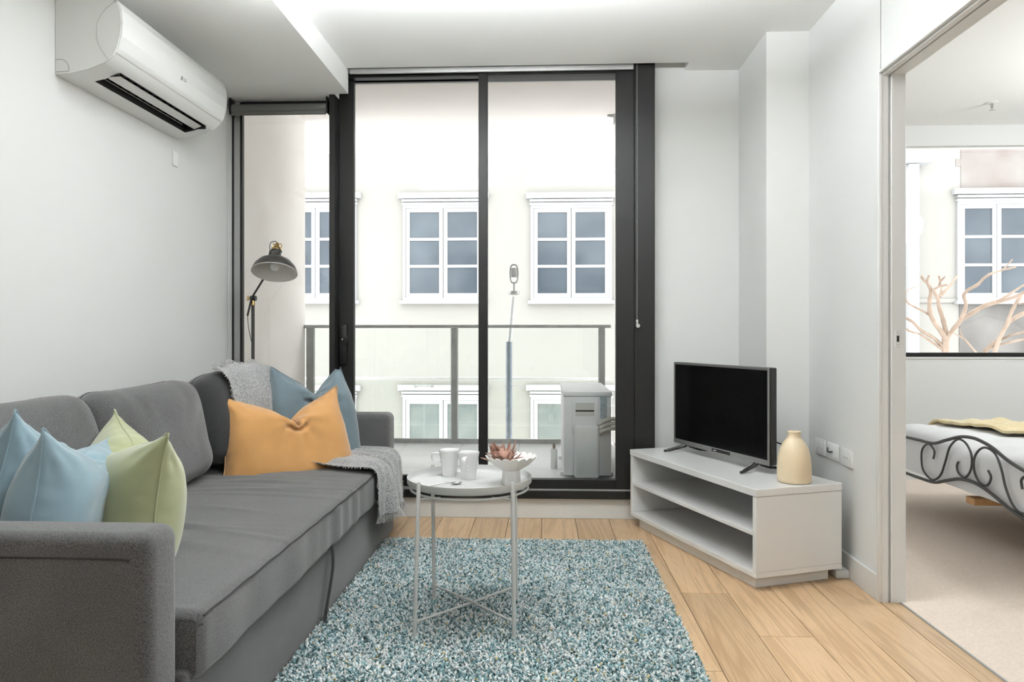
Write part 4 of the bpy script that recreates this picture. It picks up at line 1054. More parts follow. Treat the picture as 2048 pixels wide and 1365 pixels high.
def petal(base, dirv, L_, wd, curl):
    b = BM(); dirv = dirv.normalized(); side = dirv.cross(Vector((0, 0, 1)))
    side = side.normalized() if side.length > 1e-3 else Vector((1, 0, 0)); up = side.cross(dirv).normalized(); n = 7; rows = []
    for i in range(n):
        t_ = i / (n - 1); w_ = wd * math.sin(PI * min(.98, t_ * .8 + .16)) ** .8
        c_ = base + dirv * (L_ * t_) + up * (curl * t_ * t_)
        rows.append([b.verts.new(c_ - side * w_ + up * w_ * .35), b.verts.new(c_), b.verts.new(c_ + side * w_ + up * w_ * .35)])
    for A, B in zip(rows, rows[1:]):
        for k in (0, 1): b.faces.new([A[k], A[k + 1], B[k + 1], B[k]])
    o = obj('petal', b, M_petal, pr_, smooth=60); m_ = o.modifiers.new('t', 'SOLIDIFY'); m_.thickness = .0012; return o
for k in range(34):
    a = 2 * PI * k / 34 * 2.6 + rr.uniform(-.2, .2); el = rr.uniform(.25, 1.3)
    dv = Vector((math.cos(a) * math.cos(el), math.sin(a) * math.cos(el), math.sin(el)))
    base = pc + Vector((math.cos(a) * .032, math.sin(a) * .032, rr.uniform(-.012, .018)))
    if dv.x > .5 and el < .4: dv.z += .6
    petal(base, dv, rr.uniform(.030, .055), rr.uniform(.005, .011), rr.uniform(-.008, .012))
for k in range(16):
    a = rr.uniform(0, 2 * PI); q = pc + Vector((math.cos(a) * .016, math.sin(a) * .012, .02)); lean = Vector((math.cos(a) * .5 - .15, math.sin(a) * .4, 1)).normalized()
    b = BM(); tube(b, [q, q + lean * .03, q + lean * rr.uniform(.042, .056)], [.0028, .002, .0004], 5); obj('bract_spike', b, M_petal, pr_, smooth=60)

# spoon
s0 = at(923, 966, z=.505); s1 = at(904, 969, z=.503); s2 = at(862, 972, z=.503)
spn = thing('teaspoon', 'small steel teaspoon lying in front of the mugs', 'spoon', (s1.x, s1.y, .5005))
d_ = (s0 - s1); d_.z = 0; d_.normalize(); sd = Vector((-d_.y, d_.x, 0)); cc = (s0 + s1) / 2
b = BM(); rows = []
for i in range(9):
    r_ = i / 8; rows.append([b.verts.new(Vector((cc.x, cc.y, .5012)) + d_ * (.021 * r_ * math.cos(a)) + sd * (.0135 * r_ * math.sin(a)) + Vector((0, 0, .006 * r_ * r_))) for a in [2 * PI * k / 20 for k in range(20)]])
for A, B in zip(rows[1:], rows[2:]):
    for k in range(20): b.faces.new([A[k], A[(k + 1) % 20], B[(k + 1) % 20], B[k]])
b.faces.new(rows[1]); o = obj('bowl', b, M_steel, spn, smooth=60); m_ = o.modifiers.new('t', 'SOLIDIFY'); m_.thickness = .001
b = BM(); st = Vector((cc.x, cc.y, .507)) - d_ * .02; en = Vector((s2.x, s2.y, .5035)); en = st - d_ * .085
tube(b, smooth_path([st, st.lerp(en, .3) + Vector((0, 0, .003)), st.lerp(en, .7), Vector((en.x, en.y, .5045))], 5), [.0022] * 8 + [.003] * 8, 8); obj('handle', b, M_steel, spn, smooth=60)

# ------------------------------------------------------------------ media cabinet
PH = .358; CL, CW, CZT, CZB = 1.085, .425, .413, .055
cx_, cy_ = .846, 2.945
# local frame: X = along the front to the far-left corner, Y = depth away from the front
ux = Vector((-math.sin(PH), math.cos(PH), 0)); uy = Vector((math.cos(PH), math.sin(PH), 0))
CABM = Matrix(((ux.x, uy.x, 0, cx_), (ux.y, uy.y, 0, cy_), (0, 0, 1, 0), (0, 0, 0, 1)))
cab = thing('media_cabinet', 'low white open-shelf media cabinet angled across the corner', 'cabinet', (cx_, cy_, 0))
def cbox(name, x0, x1, y0, y1, z0, z1, bev=.0015, m=None, parent=None, lab=None):
    b = BM(); box(b, x0, x1, y0, y1, z0, z1, M=CABM, bev=bev, seg=1); return obj(name, b, m or M_white, parent or cab, smooth=30, label=lab)
cbox('plinth', .045, CL - .045, .03, CW - .03, 0, CZB)
cbox('bottom_panel', .0, CL, .0, CW, CZB, CZB + .022)
cbox('side_panel', .0, .022, .0, CW, CZB + .0225, CZT - .0315); cbox('side_panel', CL - .022, CL, .0, CW, CZB + .0225, CZT - .0315)
cbox('top_panel', -.002, CL + .002, -.002, CW, CZT - .030, CZT)
cbox('shelf', .0225, CL - .0225, .002, CW - .012, .222, .240)
bp_ = cbox('back_panel', .0225, CL - .0225, CW - .012, CW - .003, CZB + .0225, CZT - .0315)
for zc in (.315, .165):
    b = BM(); lathe(b, [(.028, 0), (.028, .002)], (0, 0, 0), 28, CABM @ T(.30, CW - .0125, zc) @ rot(PI / 2)); obj('cable_hole', b, M_plastg, bp_, smooth=40)

# ------------------------------------------------------------------ television
tl = Vector((.700, 3.965, 0)); tr_ = Vector((.990, 3.250, 0)); zb, ztp = .453, .888
tw = (tr_ - tl).length; ex = (tl - tr_).normalized(); ey = Vector((-ex.y, ex.x, 0)) * -1
if ey.x < 0: ey = -ey
TVM = Matrix(((ex.x, ey.x, 0, tr_.x), (ex.y, ey.y, 0, tr_.y), (0, 0, 1, 0), (0, 0, 0, 1)))   # X towards the far end, Y away from the viewer
tv = thing('television', 'flat black television standing on the media cabinet', 'television', ((tl.x + tr_.x) / 2, (tl.y + tr_.y) / 2, CZT))
def tbox(name, x0, x1, y0, y1, z0, z1, m, bev=.001, parent=None, smooth=30):
    b = BM(); box(b, x0, x1, y0, y1, z0, z1, M=TVM, bev=bev, seg=2); return obj(name, b, m, parent or tv, smooth=smooth)
hs = tbox('housing', 0, tw, .004, .045, zb, ztp, M_tv, .006)
b = BM(); bw_ = .012
for q in ((0, bw_, 0, .004, zb, ztp), (tw - bw_, tw, 0, .004, zb, ztp), (bw_, tw - bw_, 0, .004, ztp - bw_, ztp), (bw_, tw - bw_, 0, .004, zb, zb + .024)): box(b, *q, M=TVM, bev=.001, seg=1)
bz = obj('bezel', b, M_bezel, tv, smooth=30)
tbox('screen', bw_, tw - bw_, .0015, .004, zb + .024, ztp - bw_, M_screen, 0)
b = BM(); box(b, tw * .52, tw * .53, -.0005, 0, zb + .008, zb + .013, M=TVM); box(b, tw * .505, tw * .515, -.0005, 0, zb + .008, zb + .013, M=TVM); obj('brand_mark', b, M_logow, bz)
tbox('badge_strip', tw * .36, tw * .55, -.0003, .0001, zb + .004, zb + .019, M_tv, 0, bz)
tbox('rear_box', .12, tw - .12, .045, .075, zb + .03, zb + .25, M_tv, .01)
for xf in (.10, tw - .10):
    def q(y, z, dx=0): return TVM @ Vector((xf + dx, y, z))
    s = 1 if xf < .3 else -1
    b = BM(); tube(b, smooth_path([q(.025, zb + .005), q(-.01, zb - .012, -.01 * s), q(-.075, CZT + .012, -.03 * s), q(-.10, CZT + .007, -.035 * s)], 5), [.011] * 5 + [.009] * 6 + [.0065] * 5, 8); 
    tube(b, smooth_path([q(.025, zb + .005), q(.05, zb - .012), q(.10, CZT + .012, .01 * s), q(.13, CZT + .007, .012 * s)], 5), [.011] * 5 + [.009] * 6 + [.0065] * 5, 8); obj('stand_foot', b, M_tv, tv, smooth=50)
b = BM(); tube(b, smooth_path([TVM @ Vector((.08, .05, zb + .10)), TVM @ Vector((.0, .08, zb + .09)), TVM @ Vector((-.03, .11, zb + .04)), TVM @ Vector((-.01, .16, CZT + .006)), TVM @ Vector((.05, .20, CZT + .006))], 7), .003, 8); obj('power_cable', b, M_tv, tv, smooth=60)

# vase
vx, vy = 1.052, 3.108
vs_ = thing('vase', 'cream bottle-shaped ceramic vase beside the television', 'vase', (vx, vy, CZT))
b = BM(); lathe(b, [(0, .002), (.058, 0), (.066, .003), (.069, .012), (.069, .06), (.066, .105), (.058, .140), (.045, .166), (.031, .183), (.0265, .190), (.0255, .208), (.0275, .212), (.0255, .214), (.0235, .212), (.0225, .190), (.03, .17), (.05, .12), (.058, .03), (0, .012)], (vx, vy, CZT), 56); obj('body', b, M_vase, vs_, smooth=70)

# sockets on the right wall
sk = [((1634, 1653), (868, 907), 'double power outlet', 'white double power outlet, nearest the column'), ((1657, 1680), (878, 917), 'plate with cable', 'white wall plate with a cable plugged in, in the middle'), ((1684, 1708), (888, 929), 'outlet', 'white two-hole wall plate nearest the doorway')]
for i, ((pa, pb), (pt, pbm), _, lab) in enumerate(sk):
    ya, yb = at(pa, 890, x=RX).y, at(pb, 890, x=RX).y; zt_ = at(pa, pt, x=RX).z; zb_ = at(pb, pbm + 8, x=RX).z
    zc = (.5105, .5085, .5065)[i]; hh = .037; yc = (ya + yb) / 2; wd = abs(ya - yb) / 2 - .001
    t = thing('wall_outlet', lab, 'outlet', (RX, yc, zc), 0, 'wall plates beside the doorway')
    b = BM(); box(b, RX - .009, RX - .0002, yc - wd, yc + wd, zc - hh, zc + hh, bev=.0025); pl = obj('plate', b, M_plast, t, smooth=40)
    if i == 0:
        for s in (-1, 1):
            b = BM(); box(b, RX - .0125, RX - .009, yc + s * .022 - .006, yc + s * .022 + .006, zc + .012, zc + .028, bev=.001, seg=1); obj('switch', b, M_plast, t)
            for (dy, dz) in ((-.006, -.010), (.006, -.010), (0, -.024)):
                b = BM(); box(b, RX - .0096, RX - .009, yc + s * .022 + dy - .0012, yc + s * .022 + dy + .0012, zc + dz - .004, zc + dz + .004); obj('socket_slot', b, M_logo, pl)
    elif i == 1:
        b = BM(); tube(b, smooth_path([(RX - .009, yc - .002, zc), (RX - .022, yc - .004, zc - .001), (RX - .026, yc + .010, zc + .002), (RX - .022, yc + .018, zc + .016)], 5), .0035, 8); obj('cable_plug', b, M_tv, t, smooth=50)
    else:
        for s in (-1, 1):
            b = BM(); lathe(b, [(.0028, 0), (.0028, .002)], (0, 0, 0), 10, T(RX - .009, yc + s * .012, zc) @ rot(0, -PI / 2)); obj('screw', b, M_logo, t)
# power adapter on the floor by the plinth
q = at(1683, 1156, z=0)
pa = thing('power_board', 'small grey power board on the floor behind the cabinet', 'power board', (q.x, q.y, 0))
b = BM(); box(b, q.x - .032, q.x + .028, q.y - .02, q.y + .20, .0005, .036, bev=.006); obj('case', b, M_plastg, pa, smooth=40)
b = BM(); box(b, q.x - .02, q.x + .016, q.y, q.y + .03, .036, .039, bev=.001, seg=1); obj('socket', b, M_plast, pa)

# ------------------------------------------------------------------ floor lamp
lx, ly = -1.664, 4.072
fl_ = thing('floor_lamp', 'black and brass adjustable floor lamp behind the sofa', 'lamp', (lx, ly, 0))
b = BM(); lathe(b, [(0, .004), (.085, 0), (.085, .012), (.075, .022), (.014, .028), (0, .028)], (lx, ly, 0.002), 40); obj('base', b, M_lampb, fl_, smooth=40)
zj = at(507, 597, y=ly).z
b = BM(); tube(b, [(lx, ly, .028), (lx, ly, zj - .035)], .0095, 14); obj('pole', b, M_lampb, fl_, smooth=40)
b = BM(); lathe(b, [(.0105, -.04), (.011, -.018), (.009, -.012)], (lx, ly, zj), 16); obj('pole_collar', b, M_brass, fl_, smooth=40)
b = BM(); lathe(b, [(.015, -.016), (.016, 0), (.015, .016)], (0, 0, 0), 16, T(lx + .002, ly, zj) @ rot(0, PI / 2)); jt = obj('joint', b, M_lampb, fl_, smooth=40)
b = BM(); tube(b, [(lx - .015, ly, zj), (lx - .032, ly, zj)], .007, 10); tube(b, [(lx - .030, ly - .0, zj - .014), (lx - .030, ly, zj + .014)], .005, 8); obj('wing_nut', b, M_brass, fl_, smooth=50)
lo_ = at(495, 632, y=ly - .012); hi_ = at(541, 497, y=ly - .04)
b = BM(); tube(b, [lo_, Vector((lx, ly - .020, zj)), at(532, 550, y=ly - .05), hi_ + Vector((0, .0, -.01))], .0058, 10); obj('arm', b, M_lampb, fl_, smooth=50)
# shade: tilted lathe
sc_ = at(549, 545, y=ly - .17); tilt = Matrix.Rotation(math.radians(-21), 4, 'X') @ Matrix.Rotation(math.radians(-3), 4, 'Y')
MS = T(sc_) @ tilt
b = BM(); R0 = .121
lathe(b, [(R0, -.0), (R0 - .002, .012), (R0 - .012, .036), (R0 - .034, .062), (R0 - .064, .080), (.034, .090), (.028, .098), (.027, .125), (.030, .127), (.030, .131), (.0, .132)], (0, 0, 0), 56, MS, cap0=False); sh = obj('lamp_shade', b, M_lampb, fl_, smooth=50)
b = BM(); lathe(b, [(R0 - .0005, -.0005), (R0 - .004, .012), (R0 - .015, .034), (R0 - .037, .058), (R0 - .066, .075), (.0, .082)], (0, 0, 0), 56, MS, cap0=False); obj('shade_lining', b, M_lampw, sh, smooth=60)
b = BM(); tube(b, [MS @ Vector((R0 * math.cos(a), R0 * math.sin(a), -.0005)) for a in [2 * PI * k / 56 for k in range(56)]], .0016, 6, closed=True); obj('shade_rim', b, M_lampw, sh, smooth=60)
b = BM(); lathe(b, [(0, .008), (.016, .012), (.026, .024), (.030, .040), (.026, .056), (.015, .072), (.013, .08)], (0, 0, 0), 24, MS); obj('bulb', b, M_bulb, fl_, smooth=60)
b = BM(); lathe(b, [(.029, .132), (.028, .142), (.022, .150), (.016, .153), (.014, .166), (.008, .172), (.008, .182), (0, .184)], (0, 0, 0), 24, MS)
for s in (-1, 1): tube(b, [MS @ Vector(v) for v in ((s * .024, 0, .148), (s * .026, 0, .168), (s * .018, 0, .176), (s * .006, 0, .170))], .003, 8)
obj('socket_cap', b, M_brass, fl_, smooth=50)
b = BM(); tube(b, smooth_path([MS @ Vector(v) for v in ((0, 0, .182), (-.012, .0, .192), (-.034, .0, .186), (-.040, .0, .165), (-.036, .0, .135), (-.026, .0, .118))], 6), .0024, 8); obj('cord_loop', b, M_lampb, fl_, smooth=60)
b = BM(); tube(b, smooth_path([lo_, at(497, 655, y=ly - .01), at(502, 680, y=ly - .006), at(505, 690, y=ly - .008)], 5), .002, 6); obj('cord', b, M_lampb, fl_, smooth=60)

# ------------------------------------------------------------------ blinds
bl = thing('roller_blind', 'rolled-up dark grey roller blind above the narrow side window', 'blind', (-1.54, 4.12, 2.35))
zr = (at(560, 206, y=4.10).z + at(560, 226, y=4.10).z) / 2; xb0, xb1 = at(463, 215, y=4.1).x, at(656, 215, y=4.1).x
xb1 = min(xb1, -1.225)
b = BM(); tube(b, [(xb0, 4.12, zr), (xb1 - .01, 4.12, zr)], .029, 28); obj('roll', b, M_blindg, bl, smooth=50)
b = BM(); box(b, xb0, xb1 - .012, 4.094, 4.108, zr - .040, zr - .020, bev=.003); obj('bottom_bar', b, M_blindg, bl, smooth=40)
for x, s in ((xb0 - .008, 1), (xb1 - .008, 1)):
    b = BM(); box(b, x, x + .007, 4.085, 4.155, zr - .034, 2.398, bev=.002); obj('bracket', b, M_tv, bl, smooth=40)
def beads(name, x, y, z0, z1, m, parent, gap=.012, r=.0017):
    b = BM()
    for s in (-1, 1): tube(b, [(x + s * .0, y + s * gap / 2, z1), (x, y + s * gap / 2, (z0 + z1) / 2), (x, y + s * gap / 2, z0)], r * .5, 5, cap=False)
    n = int((z1 - z0) / .0075)
    for k in range(n):
        for s in (-1, 1): 
            bmesh.ops.create_icosphere(b, subdivisions=1, radius=r, matrix=T(x, y + s * gap / 2, z0 + k * .0075))
    o = obj(name, b, m, parent, smooth=60); o['kind'] = 'stuff'; return o
beads('bead_chain', WX + .012, 4.10, at(460, 735, y=4.1).z, zr, M_chainw, bl)
zz = at(462, 728, y=4.1).z
b = BM(); box(b, WX + .001, WX + .020, 4.085, 4.115, zz - .022, zz + .022, bev=.005); lathe(b, [(.012, -.006), (.012, .006)], (0, 0, 0), 14, T(WX + .022, 4.095, zz - .012) @ rot(0, PI / 2)); obj('chain_tensioner', b, M_chainw, bl, smooth=40)
b2 = thing('roller_blind', 'pale roller blind in the ceiling slot above the sliding door', 'blind', (-.3, 4.05, 2.5))
xs0, xs1 = -1.10, at(1267, 138, y=4.05).x
b = BM(); tube(b, [(xs0 + .01, 4.075, 2.585), (xs1 - .02, 4.075, 2.585)], .030, 24); obj('roll', b, M_blindw, b2, smooth=50)
b = BM(); box(b, xs0, xs1, 4.042, 4.056, 2.508, 2.556, bev=.004); obj('bottom_bar', b, M_seal, b2, smooth=40)
b = BM(); box(b, xs0, xs1, 4.045, 4.046, 2.556, 2.60); obj('blind_cloth', b, M_blindw, b2)
xc_ = at(1274, 400, y=4.05).x
beads('bead_chain', xc_, 4.048, at(1276, 640, y=4.05).z, 2.6, M_chain, b2, gap=.010)
b = BM(); zc = at(1277, 644, y=4.05).z; box(b, xc_ - .006, xc_ + .006, 4.038, 4.056, zc - .025, zc + .012, bev=.003); lathe(b, [(.011, -.004), (.011, .004)], (0, 0, 0), 16, T(xc_ + .004, 4.04, zc - .022) @ rot(PI / 2)); obj('chain_tensioner', b, M_chain, b2, smooth=40)

# ------------------------------------------------------------------ split air conditioner on the left wall
ac = thing('air_conditioner', 'white wall-mounted split air conditioner above the sofa', 'air conditioner', (WX, 3.07, 2.0))
ay0, ay1 = 2.64, 3.52
prof = [(WX + .001, 2.008), (WX + .06, 2.013), (WX + .13, 2.028), (WX + .19, 2.050), (WX + .222, 2.075), (WX + .238, 2.105), (WX + .250, 2.15), (WX + .254, 2.20), (WX + .250, 2.245), (WX + .238, 2.275), (WX + .20, 2.292), (WX + .10, 2.305), (WX + .001, 2.308)]
# shell as a ruled section with an opening in the underside
def section(name, pts, y0, y1, m, parent, close=False, bev=0, ny=1):
    b = BM(); rows = []
    for k in range(ny + 1):
        y = y0 + (y1 - y0) * k / ny; rows.append([b.verts.new((x, y, z)) for x, z in pts])
    for A, B in zip(rows, rows[1:]):
        for i in range(len(pts) - 1): b.faces.new([A[i], A[i + 1], B[i + 1], B[i]])
    if close: b.faces.new(rows[0]); b.faces.new(rows[-1][::-1])
    bmesh.ops.recalc_face_normals(b, faces=list(b.faces))
    return obj(name, b, m, parent, smooth=40)
b = BM()
oy0, oy1, ox0, ox1 = 2.74, 3.45, WX + .085, WX + .185
def under(x): 
    for (xa_, za_), (xb_, zb_) in zip(prof, prof[1:]):
        if xa_ <= x <= xb_: return za_ + (zb_ - za_) * (x - xa_) / (xb_ - xa_)
    return 2.05
# body: end caps + top/back + bottom with slot
full = prof
def strip(pts, y0, y1):
    A = [b.verts.new((x, y0, z)) for x, z in pts]; B = [b.verts.new((x, y1, z)) for x, z in pts]
    for i in range(len(pts) - 1): b.faces.new([A[i], B[i], B[i + 1], A[i + 1]])
bpts1 = [prof[0], prof[1], (ox0, under(ox0))]; bmid = [(ox0, under(ox0)), prof[2], (ox1, under(ox1))]; bpts2 = [(ox1, under(ox1)), prof[3], prof[4], prof[5]]
strip(bpts1, ay0, ay1); strip(bpts2, ay0, ay1); strip(bmid, ay0, oy0); strip(bmid, oy1, ay1); strip(prof[9:], ay0, ay1)
bmesh.ops.recalc_face_normals(b, faces=list(b.faces))
obj('body', b, M_plast, ac, smooth=40)
for ya_, yb_, nm in ((ay0 - .006, ay0 + .001, 'end_cap'), (ay1 - .001, ay1 + .006, 'end_cap')):
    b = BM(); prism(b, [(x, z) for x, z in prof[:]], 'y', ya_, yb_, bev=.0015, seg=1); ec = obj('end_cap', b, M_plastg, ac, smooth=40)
    if ya_ < 3:
        b = BM(); arc = [(WX + .235 - .0, ya_ - .0004, 2.279), (WX + .195, ya_ - .0004, 2.25), (WX + .165, ya_ - .0004, 2.205), (WX + .160, ya_ - .0004, 2.155), (WX + .172, ya_ - .0004, 2.11), (WX + .205, ya_ - .0004, 2.060)]
        tube(b, smooth_path(arc, 6), .0009, 5); obj('panel_joint', b, M_logo, ec)
        b = BM(); arc = [(WX + .003, ya_ - .0004, 2.064), (WX + .028, ya_ - .0004, 2.064), (WX + .046, ya_ - .0004, 2.052), (WX + .053, ya_ - .0004, 2.034), (WX + .053, ya_ - .0004, 2.020)]
        tube(b, smooth_path(arc, 5) + [Vector((WX + .004, ya_ - .0004, 2.018))], .0014, 5); obj('knockout_line', b, M_logo, ec)
# front panel: slightly proud curved cover
fp = [(WX + .232, 2.088), (WX + .243, 2.106), (WX + .2555, 2.15), (WX + .2595, 2.20), (WX + .2555, 2.245), (WX + .241, 2.280), (WX + .22, 2.289)]
fpo = fp + [(x - .006, z) for x, z in fp[::-1]]
b = BM(); prism(b, fpo, 'y', ay0 - .004, ay1 + .004, bev=.0008, seg=1); fpn = obj('front_panel', b, M_plast, ac, smooth=40)
# louvre, vanes, cavity
b = BM(); box(b, ox0 - .005, ox1 + .005, oy0 - .003, oy1 + .003, 2.09, 2.14); obj('air_outlet', b, M_dark, ac)
b = BM(); box(b, ox0 - .004, ox0, oy0, oy1, under(ox0) - .0, 2.09); box(b, ox1, ox1 + .004, oy0, oy1, under(ox1), 2.09); box(b, ox0, ox1, oy0 - .004, oy0, 2.035, 2.09); box(b, ox0, ox1, oy1, oy1 + .004, 2.035, 2.09); obj('outlet_lining', b, M_dark, ac)
b = BM(); box(b, -.020, .020, oy0 + .008, oy1 - .008, -.002, .002, M=T(ox0 + .066, 0, 2.040) @ rot(0, math.radians(-20)), bev=.0015); obj('louvre', b, M_plast, ac, smooth=40)
for k in range(12):
    y = oy0 + .04 + (oy1 - oy0 - .08) * k / 11
    b = BM(); prism(b, [(ox0 + .006, 2.045), (ox0 + .042, 2.050), (ox0 + .046, 2.085), (ox0 + .006, 2.085)], 'y', y - .0012, y + .0012); obj('vane', b, M_tv, ac)
b = BM(); tube(b, [(ox0 + .016, oy0 + .01, 2.040), (ox0 + .016, oy1 - .06, 2.040)], .0015, 6); obj('vane_rod', b, M_chain, ac)
b = BM(); box(b, WX + .08, WX + .085, 2.80, 2.86, 2.0155, 2.0175); obj('sticker', b, M_plastg, ac)
# logo on the front: disc and letters
def text(body, size, M, m, parent, name='lettering', ext=.0004):
    c = bpy.data.curves.new(name, 'FONT'); c.body = body; c.size = size; c.extrude = ext; c.align_x = 'CENTER'; c.align_y = 'CENTER'
    o = bpy.data.objects.new(name, c); COL.objects.link(o); me = bpy.data.meshes.new_from_object(o); bpy.data.objects.remove(o); bpy.data.curves.remove(c)
    me.transform(M); return link(name, me, m, parent)
lgM = T(WX + .2555, 3.10, 2.150) @ rot(0, 0, PI / 2) @ rot(PI / 2, 0, 0) @ rot(math.radians(14), 0, 0)
b = BM(); lathe(b, [(.009, 0), (.009, .0008)], (0, 0, 0), 24, lgM @ T(-.016, 0, 0)); obj('logo_disc', b, M_logo, fpn)
text('LG', .019, lgM @ T(.011, 0, .0006), M_logo, fpn)
wp_x = WX
q = at(349, 318, x=WX)
sn = thing('wall_sensor', 'small white rectangular cover on the wall below the air conditioner', 'cover', (WX, q.y, q.z))
b = BM(); box(b, WX + .0002, WX + .007, q.y - .024, q.y + .024, q.z - .036, q.z + .036, bev=.002); obj('cover', b, M_plast, sn, smooth=40)
b = BM(); box(b, WX + .007, WX + .0075, q.y - .016, q.y + .016, q.z - .028, q.z + .028); obj('face_plate', b, M_plast, sn)
# sprinkler
q = at(1984, 205, z=CZ)
spk = thing('fire_sprinkler', 'small chrome fire sprinkler on the bedroom ceiling', 'sprinkler', (q.x, q.y, CZ))
b = BM(); lathe(b, [(.035, 0), (.035, -.004), (.014, -.008)], (q.x, q.y, CZ), 24); obj('rosette', b, M_trim, spk, smooth=40)
b = BM(); lathe(b, [(.009, -.006), (.009, -.03), (.004, -.034), (.004, -.045), (.016, -.047), (.016, -.049), (0, -.05)], (q.x, q.y, CZ), 14); obj('head', b, M_steel, spk, smooth=40)

# ------------------------------------------------------------------ bed
bed = thing('bed', 'pewter iron scroll-frame bed with white bedding in the next room', 'bed', (3.0, 3.7, 0))
BXF = 2.07
def fb(pts): return [at(1780 + a_ / 4.265, 780 + c_ / 4.265, x=BXF) for a_, c_ in pts]
top = fb([(60, 385), (140, 405), (250, 430), (370, 457), (480, 430), (600, 402), (700, 410), (780, 440), (880, 500), (1000, 600), (1143, 690), (1300, 770)])
bot = fb([(60, 680), (140, 712), (260, 755), (380, 790), (480, 775), (590, 762), (700, 785), (800, 840), (900, 915), (1000, 1000), (1143, 1100), (1300, 1190)])
for P in (top, bot):
    P.insert(0, Vector((BXF, 4.52, P[0].z + .01))); P.append(Vector((BXF, 2.92, P[-1].z - .01)))
b = BM(); tube(b, smooth_path(top, 6), .0085, 10); obj('top_rail', b, M_iron, bed, smooth=60)
b = BM(); tube(b, smooth_path(bot, 6), .0085, 10); obj('bottom_rail', b, M_iron, bed, smooth=60)
scr = [[(370, 590), (378, 520), (330, 462), (280, 500), (268, 580), (285, 690), (360, 768), (430, 730), (470, 620), (510, 490), (580, 424), (650, 460), (695, 560), (690, 680), (640, 748), (585, 710), (570, 650), (588, 610)],
       [(838, 690), (862, 750), (830, 815), (765, 790), (720, 700), (718, 590), (760, 515), (820, 495), (900, 550), (950, 680), (985, 830), (1040, 970), (1110, 1050), (1200, 1050), (1250, 950), (1230, 800), (1170, 740), (1120, 770), (1130, 850)]]
for s_ in scr:
    b = BM(); tube(b, smooth_path(fb(s_), 5), .0055, 8); obj('scroll', b, M_iron, bed, smooth=60)
for y in (4.52, 2.92):
    b = BM(); tube(b, [(BXF, y, .005), (BXF, y, .56)], .016, 12); lathe(b, [(.016, .56), (.024, .575), (.022, .6), (0, .615)], (BXF, y, 0), 16); obj('post', b, M_iron, bed, smooth=50)
    b = BM(); box(b, BXF + .01, 4.15, y - .012, y + .012, .245, .285, bev=.002, seg=1); obj('side_rail', b, M_iron, bed)
b = BM(); tube(b, [(4.16, 4.52, .005), (4.16, 4.52, 1.0), (4.16, 4.1, 1.15), (4.16, 3.72, 1.22), (4.16, 3.34, 1.15), (4.16, 2.92, 1.0), (4.16, 2.92, .005)], .014, 10); obj('headboard', b, M_iron, bed, smooth=50)
for k in range(7):
    x = 2.22 + k * .30
    b = BM(); box(b, x, x + .07, 2.94, 4.50, .225, .243, bev=.002, seg=1); obj('slat', b, M_slat, bed)
b = BM(); box(b, 2.12, 4.13, 3.68, 3.75, .19, .224, bev=.002, seg=1); obj('centre_beam', b, M_slat, bed)
b = soft_box(2.10, 4.13, 2.95, 4.49, .246, .44, .03, cut=0); obj('mattress', b, M_duvet, bed, smooth=60)
rr = random.Random(13)
from mathutils import noise as mn
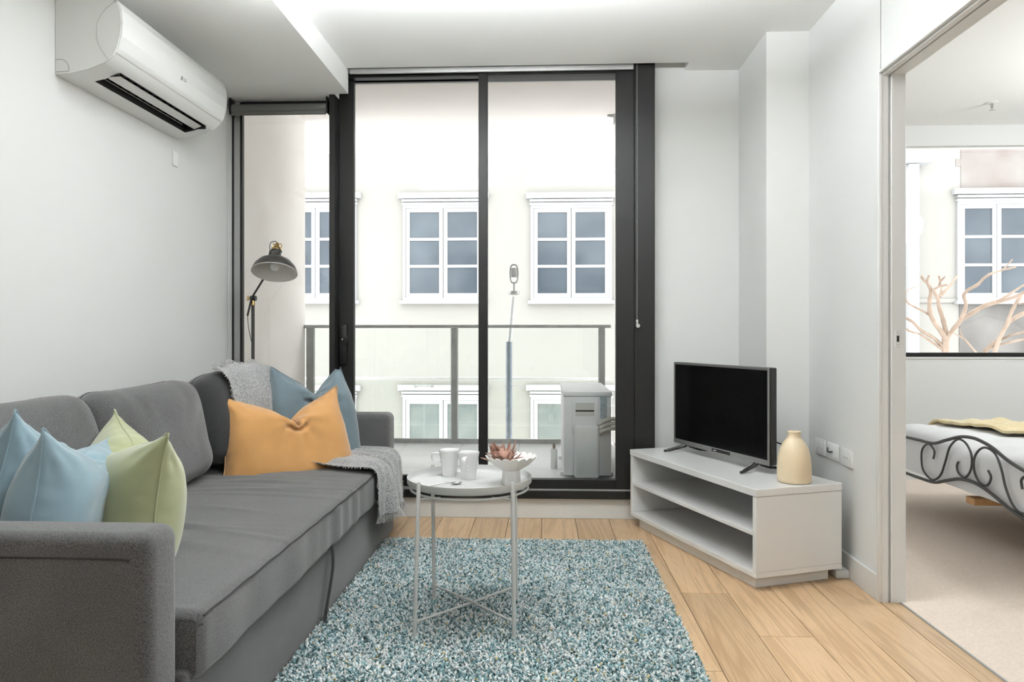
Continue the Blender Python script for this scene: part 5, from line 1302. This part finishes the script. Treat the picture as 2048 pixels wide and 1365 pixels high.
def duvet():
    t = bmesh.new(); nx, ny = 70, 70; rows = []
    # profile across the foot end: hangs at foot (x low) and both sides
    def S1(u, lo, hi, drop, r=.07):
        """arc-length style mapping: returns (pos, z offset)"""
        L_ = hi - lo; tot = drop + L_ + drop; s = u * tot
        if s < drop: return lo, -(drop - s)
        if s > drop + L_: return hi, -(s - drop - L_)
        return lo + (s - drop), 0
    for i in range(nx + 1):
        row = []
        for j in range(ny + 1):
            x, dx_ = S1(i / nx, 2.095, 4.10, .24); y, dy_ = S1(j / ny, 2.945, 4.495, .24)
            z = .50 + min(dx_, dy_)
            ed = min(x - 2.095, 4.1 - x, y - 2.945, 4.495 - y); z -= .05 * math.exp(-max(0, ed) / .05) if min(dx_, dy_) >= -.001 else .05
            n_ = mn.noise(Vector((x * 3, y * 3, 0))) * .03 + mn.noise(Vector((x * 9, y * 9, 2))) * .012
            if min(dx_, dy_) > -.001: z += n_ + .03 * math.sin(PI * (x - 2.095) / 2.0) * math.sin(PI * (y - 2.945) / 1.55)
            out = abs(mn.noise(Vector((x * 6, y * 6, z * 5)))) * .035 * (min(dx_, dy_) < -.01)
            ox = -out if dx_ < dy_ and i < nx / 2 else 0; oy = (-out if j < ny / 2 else out) if dy_ <= dx_ else 0
            row.append(t.verts.new((x + ox * .6, y + oy * .6, max(z, .26))))
        rows.append(row)
    for A, B in zip(rows, rows[1:]):
        for k in range(ny): t.faces.new([A[k], B[k], B[k + 1], A[k + 1]])
    bmesh.ops.recalc_face_normals(t, faces=list(t.faces)); return t
dv = thing('duvet', 'white duvet covering the bed', 'duvet', (3.1, 3.72, .26))
o = obj('duvet_cover', duvet(), M_duvet, dv, smooth=180); ss = o.modifiers.new('s', 'SUBSURF'); ss.levels = 1; ss.render_levels = 1
def bedthrow():
    t = bmesh.new(); nx, ny = 40, 50; rows = []
    for i in range(nx + 1):
        row = []
        for j in range(ny + 1):
            v = j / ny; y = 2.93 + (4.51 - 2.93) * v; x0 = 2.42 + .10 * math.sin(v * 5); x = x0 + (i / nx) * .70
            n_ = mn.noise(Vector((x * 3, y * 3, 0))) * .03 + mn.noise(Vector((x * 9, y * 9, 2))) * .012
            ed = min(y - 2.945, 4.495 - y, x - 2.095); z = .515 - .05 * math.exp(-max(0, ed) / .05) + n_ + .03 * math.sin(PI * (x - 2.095) / 2.0) * math.sin(PI * max(0, min(1, (y - 2.945) / 1.55)))
            z += abs(mn.noise(Vector((x * 14, y * 5, 7)))) * .02
            row.append(t.verts.new((x, y, z)))
        rows.append(row)
    for A, B in zip(rows, rows[1:]):
        for k in range(ny): t.faces.new([A[k], B[k], B[k + 1], A[k + 1]])
    bmesh.ops.recalc_face_normals(t, faces=list(t.faces)); return t
bt = thing('bed_throw', 'mustard yellow throw folded across the white duvet', 'blanket', (2.8, 3.72, .52))
o = obj('cloth', bedthrow(), M_must, bt, smooth=180); m_ = o.modifiers.new('s', 'SOLIDIFY'); m_.thickness = .014; m_.offset = 1
